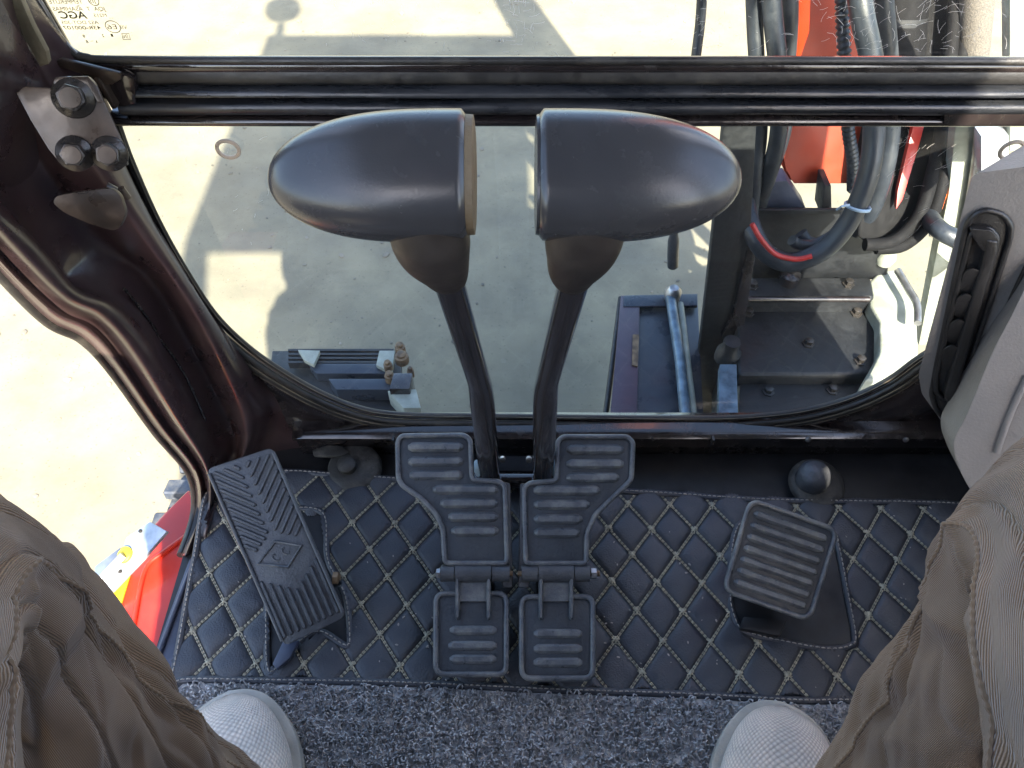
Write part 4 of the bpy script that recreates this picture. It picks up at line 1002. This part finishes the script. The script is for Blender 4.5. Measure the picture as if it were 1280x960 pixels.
asp = 2.75
for k in range(-5, 11):
    t0 = -.0 + .052 * k + .02
    for s0, s1 in ((.05, .455), (.95, .545)):
        a_ = (s0, t0); b_ = (s1, t0 + .40 / asp)
        lim = lambda s: .50 + .0 * s - .0
        tmin = .03
        def clipl(a, b):
            if b[1] <= tmin + .01: return None
            if a[1] < tmin: f = (tmin - a[1]) / (b[1] - a[1]); a = (a[0] + (b[0] - a[0]) * f, tmin)
            # lower limit follows the diamond
            for _ in range(40):
                L_ = .535 - .16 * max(0, .5 - abs(b[0] - .5)) * 1.2 + .0
                if b[1] <= L_ + .0: break
                b = (b[0] + (a[0] - b[0]) * .06, b[1] + (a[1] - b[1]) * .06)
            if abs(b[0] - a[0]) < .08: return None
            return a, b
        r_ = clipl(a_, b_)
        if r_: frib(*r_)
for k in range(9):
    s = .07 + k * .1075; t0 = .755 - .13 * abs(s - .5) * 2
    frib((s, t0), (s, .965), .0052)
for s, m_ in ((.012, 1), (.988, 1)): tube('edge', [fq(s, .03, .001), fq(s, .97, .001)], .0022, M['rubber'], fp, 8)
dq = [(344, 677), (377, 682), (360, 709), (323, 705)]
tube('emblem_frame', [at_pl(a, b, f0, fn) + fn * .001 for a, b in dq], .0020, M['pad'], fp, 6, closed=True)
bm = bmesh.new()
for cx_, cy_ in ((345, 697), (357, 689)):
    add_tube(bm, [at_pl(cx_ + 4.5 * cos(k * pi / 4) + 1.5 * sin(k * pi / 4), cy_ + 4 * sin(k * pi / 4), f0, fn) + fn * .0006 for k in range(7)], .0010, 5)
bm_obj('emblem_mark', bm, M['rubber'], fp)
tube('pedal_stem', [fq(.55, .75, -.01), fq(.55, .75, -.01) + V((.01, .02, -.06))], .012, M['ironblk'], fp, 12)
tube('pivot_rod', [fq(.9, .80, -.012), fq(1.12, .80, -.012)], .006, M['ironblk'], fp, 10)
lathe('pivot_nut', [(.008, 0), (.008, .006), (.005, .008)], fq(1.04, .78, -.010), (1, 0, 0), M['brass'], fp, 6)
prism('pedal_link', [at_z(a, b, .022) for a, b in [(354, 800), (374, 800), (362, 822), (346, 836), (340, 830)]], (0, 0, -.008), M['sill'], fp, .002)

# ------------------------------------------------------------------ right square pedal
sp_ = thing('square_pedal', 'tilted square ribbed rubber pedal on the right of the mat', 'pedal')
as_ = radians(20); sn = V((.06, -sin(as_), cos(as_))).normalized(); s0_ = at_z(975, 700, .085)
S = [(938, 625), (1046, 663), (1011, 775), (905, 738)]
def sq(s, t, h=0):
    a = V((*S[0], 0)).lerp(V((*S[1], 0)), s); b = V((*S[3], 0)).lerp(V((*S[2], 0)), s); p = a.lerp(b, t)
    return at_pl(p.x, p.y, s0_, sn) + sn * h
sp_pts = roundpoly([sq(0, 0), sq(1, 0), sq(1, 1), sq(0, 1)], .014, 6)
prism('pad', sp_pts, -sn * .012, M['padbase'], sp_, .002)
tube('rim', [p + sn * .0008 for p in sp_pts], .0030, M['pad'], sp_, 10, closed=True)
for k in range(7):
    t_ = .125 + k * .125; bm = bmesh.new(); add_bar(bm, sq(.075, t_), sq(.925, t_), .0098, .0062, sn); bm_obj('rib', bm, M['pad'], sp_)
bm = bmesh.new(); c_ = sq(.5, .55, -.012); add_prism(bm, [c_ + V((dx, dy, 0)) for dx, dy in ((-.028, -.03), (.028, -.03), (.028, .03), (-.028, .03))], (0, .02, -.06), .006, 3)
bm_obj('pedal_stem', bm, M['ironblk'], sp_)
prism('stem_plate', [at_z(a, b, .020) for a, b in [(930, 770), (985, 775), (975, 795), (925, 785)]], (0, 0, -.010), M['floor'], sp_, .003)

# ------------------------------------------------------------------ side console with vent
cs = thing('side_console', 'grey plastic right side console with long black air vent', 'console')
TL, TR = at_d(1214, 217, .53), at_d(1420, 196, .49)
# front face plane through three points
A_ = at_d(1216, 218, .53); B_ = at_d(1148, 470, .655); C_ = at_d(1262, 400, .60)
cn = (B_ - A_).cross(C_ - A_).normalized()
if cn.dot(CAM - A_) < 0: cn = -cn
face = [(1214, 222), (1222, 216), (1300, 206), (1300, 340), (1262, 392), (1222, 510), (1200, 565), (1194, 560), (1190, 545), (1152, 492), (1148, 468)]
fpts = [at_pl(a, b, A_, cn) for a, b in face]
dirn = V((.55, .75, -.25)).normalized()
prism('console_front', roundpoly(fpts, .004, 3), (-cn * .10 + V((.10, .0, 0))), M['console'], cs, .004, 3)
# side body: large panel nearer the camera
sideb = [(1300, 318), (1268, 388), (1240, 440), (1208, 520), (1192, 548), (1192, 566), (1203, 596), (1230, 640), (1300, 760), (1500, 760), (1500, 318)]
n2_ = V((-.35, -.80, .55)).normalized(); sb0 = at_d(1210, 520, .60)
spts = roundpoly([at_pl(a, b, sb0, n2_) for a, b in sideb], .012, 4)
prism('console_side', spts, -n2_ * .06, M['console'], cs, .006, 4)
tube('panel_ridge', crom([at_pl(a, b, sb0 + n2_ * .001, n2_) for a, b in [(1285, 470), (1262, 520), (1246, 566)]], 5), .0025, M['console'], cs, 8)
tube('console_seam', crom([at_pl(a, b, A_ + cn * .0008, cn) for a, b in [(1290, 318), (1264, 372), (1240, 430), (1214, 500), (1199, 536)]], 5), .0016, M['vent'], cs, 8)
box('console_body', (.52, -.45, .0), (.64, .30, .42), M['console'], cs, .02, 3)
# vent: outer bezel, recessed louvre field, rounded bar
bz = [(1208, 282), (1218, 268), (1232, 262), (1254, 268), (1264, 282), (1262, 300), (1240, 370), (1200, 490), (1190, 524), (1182, 526), (1170, 512), (1164, 492), (1172, 450)]
prism('vent_bezel', roundpoly([at_pl(a, b, A_ + cn * .0015, cn) for a, b in bz], .004, 3), -cn * .004, M['vent'], cs, .001)
tube('vent_rim', roundpoly([at_pl(a, b, A_ + cn * .0025, cn) for a, b in bz], .004, 3), .0022, M['vent'], cs, 8, closed=True)
ins = [(1214, 290), (1236, 284), (1247, 296), (1244, 312), (1188, 492), (1180, 500), (1170, 490), (1170, 470)]
tube('vent_grille_frame', roundpoly([at_pl(a, b, A_ + cn * .004, cn) for a, b in ins], .004, 3), .0022, M['vent'], cs, 8, closed=True)
prism('vent_bar', [at_pl(a, b, A_ + cn * .010, cn) for a, b in [(1234, 300), (1248, 302), (1247, 314), (1194, 498), (1184, 504), (1180, 496), (1228, 330)]], -cn * .012, M['vent'], cs, .002, 3)
prism('vent_cap', roundpoly([at_pl(a, b, A_ + cn * .009, cn) for a, b in [(1212, 286), (1240, 288), (1250, 302), (1244, 318), (1228, 314), (1218, 300)]], .003, 3), -cn * .010, M['vent'], cs, .0015, 3)
for i in range(4):
    f = i / 4; x = 1206 - 34 * f; y = 340 + 128 * f
    lv = [(x - 2, y - 4), (x + 8, y - 10), (x + 20, y - 4), (x + 24, y + 10), (x + 22, y + 26), (x + 12, y + 30), (x - 8, y + 20)]
    q0 = A_ + cn * (.0035); ln_ = (cn + V((0, 0, .35))).normalized()
    prism('louvre', roundpoly([at_pl(a, b, q0, cn) + cn * (.004 * (1 - (b - y) / 30)) for a, b in lv], .003, 3), -cn * .0018, M['vent'], cs, .0005)

# ------------------------------------------------------------------ person: legs and shoes in view
pe = thing('person', 'seated person in brown twill trousers and light grey knit shoes', 'person')
def leg(side, hip, knee, ankle, seed):
    """one trouser leg as a lofted tube with folds"""
    kn = V(knee); hp_ = V(hip); an = V(ankle); N_ = 300; Kc = 220
    a = kn + (hp_ - kn).normalized() * .085; b = kn + (an - kn).normalized() * .085
    pts = [hp_, hp_.lerp(a, .5), a] + [a.lerp(kn, k / 8).lerp(kn.lerp(b, k / 8), k / 8) for k in range(1, 8)] + [b, b.lerp(an, .33), b.lerp(an, .66), an, an + (an - kn).normalized() * .05]
    dense = []
    for q in range(len(pts) - 1):
        for e in range(6): dense.append(pts[q].lerp(pts[q + 1], e / 6))
    dense.append(pts[-1]); P = resample(dense, N_)
    for _ in range(30): P = [P[0]] + [(P[q - 1] + P[q] * 2 + P[q + 1]) / 4 for q in range(1, N_ - 1)] + [P[-1]]
    D = [0]
    for i in range(1, N_): D.append(D[-1] + (P[i] - P[i - 1]).length)
    tot = D[-1]; ki = min(range(N_), key=lambda i: (P[i] - kn).length); sk = D[ki]
    # frame: bend plane normal
    pn = (hp_ - kn).cross(an - kn).normalized()
    rings = []
    for i in range(N_):
        t = (P[min(i + 1, N_ - 1)] - P[max(i - 1, 0)]).normalized(); w_ = pn; u = t.cross(w_).normalized()   # u points out of the bend (front of knee) or in
        if i == ki:
            sgn = 1 if u.dot(kn - (hp_ + an) / 2) > 0 else -1
        rings.append((t, w_, u))
    out = []
    for i in range(N_):
        t, w_, u = rings[i]; u = u * sgn; s = D[i] - sk
        if s < 0: R_ = .076 + .040 * min(-s / .45, 1) ** 1.0
        else: R_ = .076 - .010 * min(s / .25, 1) + .004 * max(0, (s - .3) / .1)
        ring = []
        for k in range(Kc):
            th = 2 * pi * k / Kc; c_, s_ = cos(th), sin(th)     # c_ along u (front), s_ along w
            front = c_; r = R_
            kneeb = math.exp(-(s / .07) ** 2)
            r += .010 * kneeb * max(front, 0) ** 2
            # knee shape: squarer
            r *= 1 + .05 * math.cos(4 * th) * kneeb
            # folds behind and at the sides of the knee
            back = (1 - front) / 2
            n0 = noise.noise(V((seed, c_ * 1.4, s_ * 1.4)))
            ph = s * 95 + n0 * 3.0
            env = math.exp(-((s - .03) / .085) ** 2) * back ** .9
            r += .0085 * env * (1 - abs(sin(ph * .5))) * 1.6 - .006 * env
            # long drag folds on thigh radiating from knee
            env2 = (1 - math.exp(-(s / .05) ** 2)) * (.35 + .65 * back)
            q = noise.noise(V((seed + 5 + s * 5.5, th * 1.0 + s * 9 * side, 0)))
            q2 = noise.noise(V((seed + 9 + s * 16, cos(th) * 2.4 + s * 6, sin(th) * 2.4)))
            r += env2 * (.010 * q + .0035 * q2 * 2 + .0050 * math.sin(th * 3 * side + s * 20 + 3 * q) * min(abs(s) / .08, 1)) + .0028 * noise.noise(V((s * 30, c_ * 4, s_ * 4 + seed)))
            for fq_, am in ((9, .0080), (17, .0032)):
                g_ = noise.noise(V((s * fq_ + 2.2 * th * side, c_ * fq_ * .09 + seed, s_ * fq_ * .09 + 4.4)))
                r -= am * max(0, 1 - abs(g_) * 7) ** 1.5 * (.45 + .55 * back)
            # shin folds: drapes
            if s > .08: r += .006 * (1 - abs(sin(s * 40 + c_ * 2.2 + n0 * 4))) * back * min((s - .08) / .05, 1)
            if s > .08: r += .004 * sin(2.0 * th + s * 12)
            # side seam welt
            for th0 in (pi / 2, -pi / 2):
                dth = (th - th0 + pi) % (2 * pi) - pi; r += .0028 * math.exp(-((dth * R_) / .0045) ** 2) - .0018 * math.exp(-((dth * R_ - .008) / .004) ** 2)
            ring.append(P[i] + (u * c_ + w_ * s_) * r)
        out.append(ring)
    return out, (2 * pi * .08, tot)
L1, uvs = leg(-1, (-.15, -.42, .49), (-.350, .175, .535), (-.278, .088, .105), 3.1)
L2, uvs2 = leg(1, (.15, -.42, .54), (.338, .200, .548), (.290, .032, .105), 8.7)
loft_obj('trouser_leg', L1, M['trouser'], pe, closed=True, uvscale=uvs, smooth=180)
loft_obj('trouser_leg', L2, M['trouser'], pe, closed=True, uvscale=uvs2, smooth=180)

def shoe(toe, ang, label, mirror):
    """toe: tip point on the floor; heel lies behind. ang: outward turn"""
    root = V((toe.x, toe.y, 0)); d = V((sin(ang), cos(ang), 0)); s_ = V((cos(ang), -sin(ang), 0)); L_ = .285
    sec = [(0.0, .004, .030, .020), (.006, .020, .036, .018), (.018, .037, .046, .014), (.04, .050, .054, .010), (.075, .057, .060, .008), (.11, .056, .068, .008), (.15, .048, .082, .008), (.19, .043, .098, .008), (.24, .040, .108, .01), (.275, .030, .105, .012), (L_, .006, .09, .02)]
    pts = crom([V((a, b, c)) for a, b, c, e in sec], 6); bots = crom([V((a, e, 0)) for a, b, c, e in sec], 6)
    rings = []
    for p, q in zip(pts, bots):
        ring = []; w_ = max(p.y, .002); zt = p.z; zb_ = q.y + .012
        asym = -.008 * mirror * math.exp(-((p.x - .02) / .05) ** 2)
        for k in range(48):
            a = 2 * pi * k / 48; ca, sa = cos(a), sin(a)
            e = .82; u = math.copysign(abs(ca) ** e, ca); v = math.copysign(abs(sa) ** e, sa)
            zc = zb_ + (zt - zb_) * .40; z = zc + (v * (zt - zc) if v > 0 else v * (zc - zb_ + .004))
            ring.append(root - d * p.x + s_ * (u * w_ + asym) + V((0, 0, z + ZM)))
        rings.append(ring)
    u_ = loft_obj('shoe', rings, M['shoe'], pe, closed=True, uvscale=(.24, .29), smooth=180)
    bm = bmesh.new(); outl_ = []
    half = [(0, 0), (.004, .019), (.016, .038), (.04, .053), (.075, .060), (.11, .059), (.15, .051), (.2, .046), (.25, .043), (.28, .03), (.289, 0)]
    hp2 = crom([V((a, b, 0)) for a, b in half], 4)
    pl_ = []
    for p in hp2[:-1]: pl_.append((p.x, p.y))
    for p in reversed(hp2[1:]): pl_.append((p.x, -p.y))
    poly = [root - d * (a - .007) + s_ * (b * 1.06 - .008 * mirror * math.exp(-((a - .02) / .05) ** 2)) + V((0, 0, ZM + .002)) for a, b in pl_]
    add_prism(bm, poly, (0, 0, .022), .004, 3); bm_obj('sole', bm, M['sole'], u_)
tl = at_z(298, 868, .03); tr = at_z(968, 882, .03)
for Lq in (L1, L2):
    for kk in (55, 165):
        path = resample([r[kk] for r in Lq[4:-4]], 900)
        tube('side_seam', path, [.0017 if (q // 2) % 2 else .0010 for q in range(900)], M['trouser'], pe, 6)
shoe(tl, radians(-14), 'left', 1); shoe(tr, radians(14), 'right', -1)

# upper body: one continuous skinned figure behind the camera
me = bpy.data.meshes.new('body')
J = [(0, -.40, .46), (0, -.42, .62), (0, -.42, .80), (0, -.40, .95), (0, -.38, 1.03), (0, -.36, 1.10), (0, -.34, 1.20), (0, -.33, 1.26),
     (-.17, -.41, .96), (-.24, -.38, .72), (-.22, -.24, .60), (.17, -.41, .96), (.24, -.38, .72), (.22, -.24, .60), (-.10, -.34, .46), (.10, -.34, .46)]
E = [(0, 1), (1, 2), (2, 3), (3, 4), (4, 5), (5, 6), (6, 7), (3, 8), (8, 9), (9, 10), (3, 11), (11, 12), (12, 13), (0, 14), (0, 15)]
RR = [.14, .13, .15, .12, .06, .07, .09, .07, .07, .05, .04, .07, .05, .04, .09, .09]
me.from_pydata(J, E, []); bo_ = link('body', me, M['jacket'], pe)
sk = bo_.modifiers.new('skin', 'SKIN'); ss = bo_.modifiers.new('sub', 'SUBSURF'); ss.levels = 1; ss.render_levels = 2
for i, v in enumerate(me.skin_vertices[0].data): v.radius = (RR[i], RR[i] * .8); v.use_root = (i == 0)
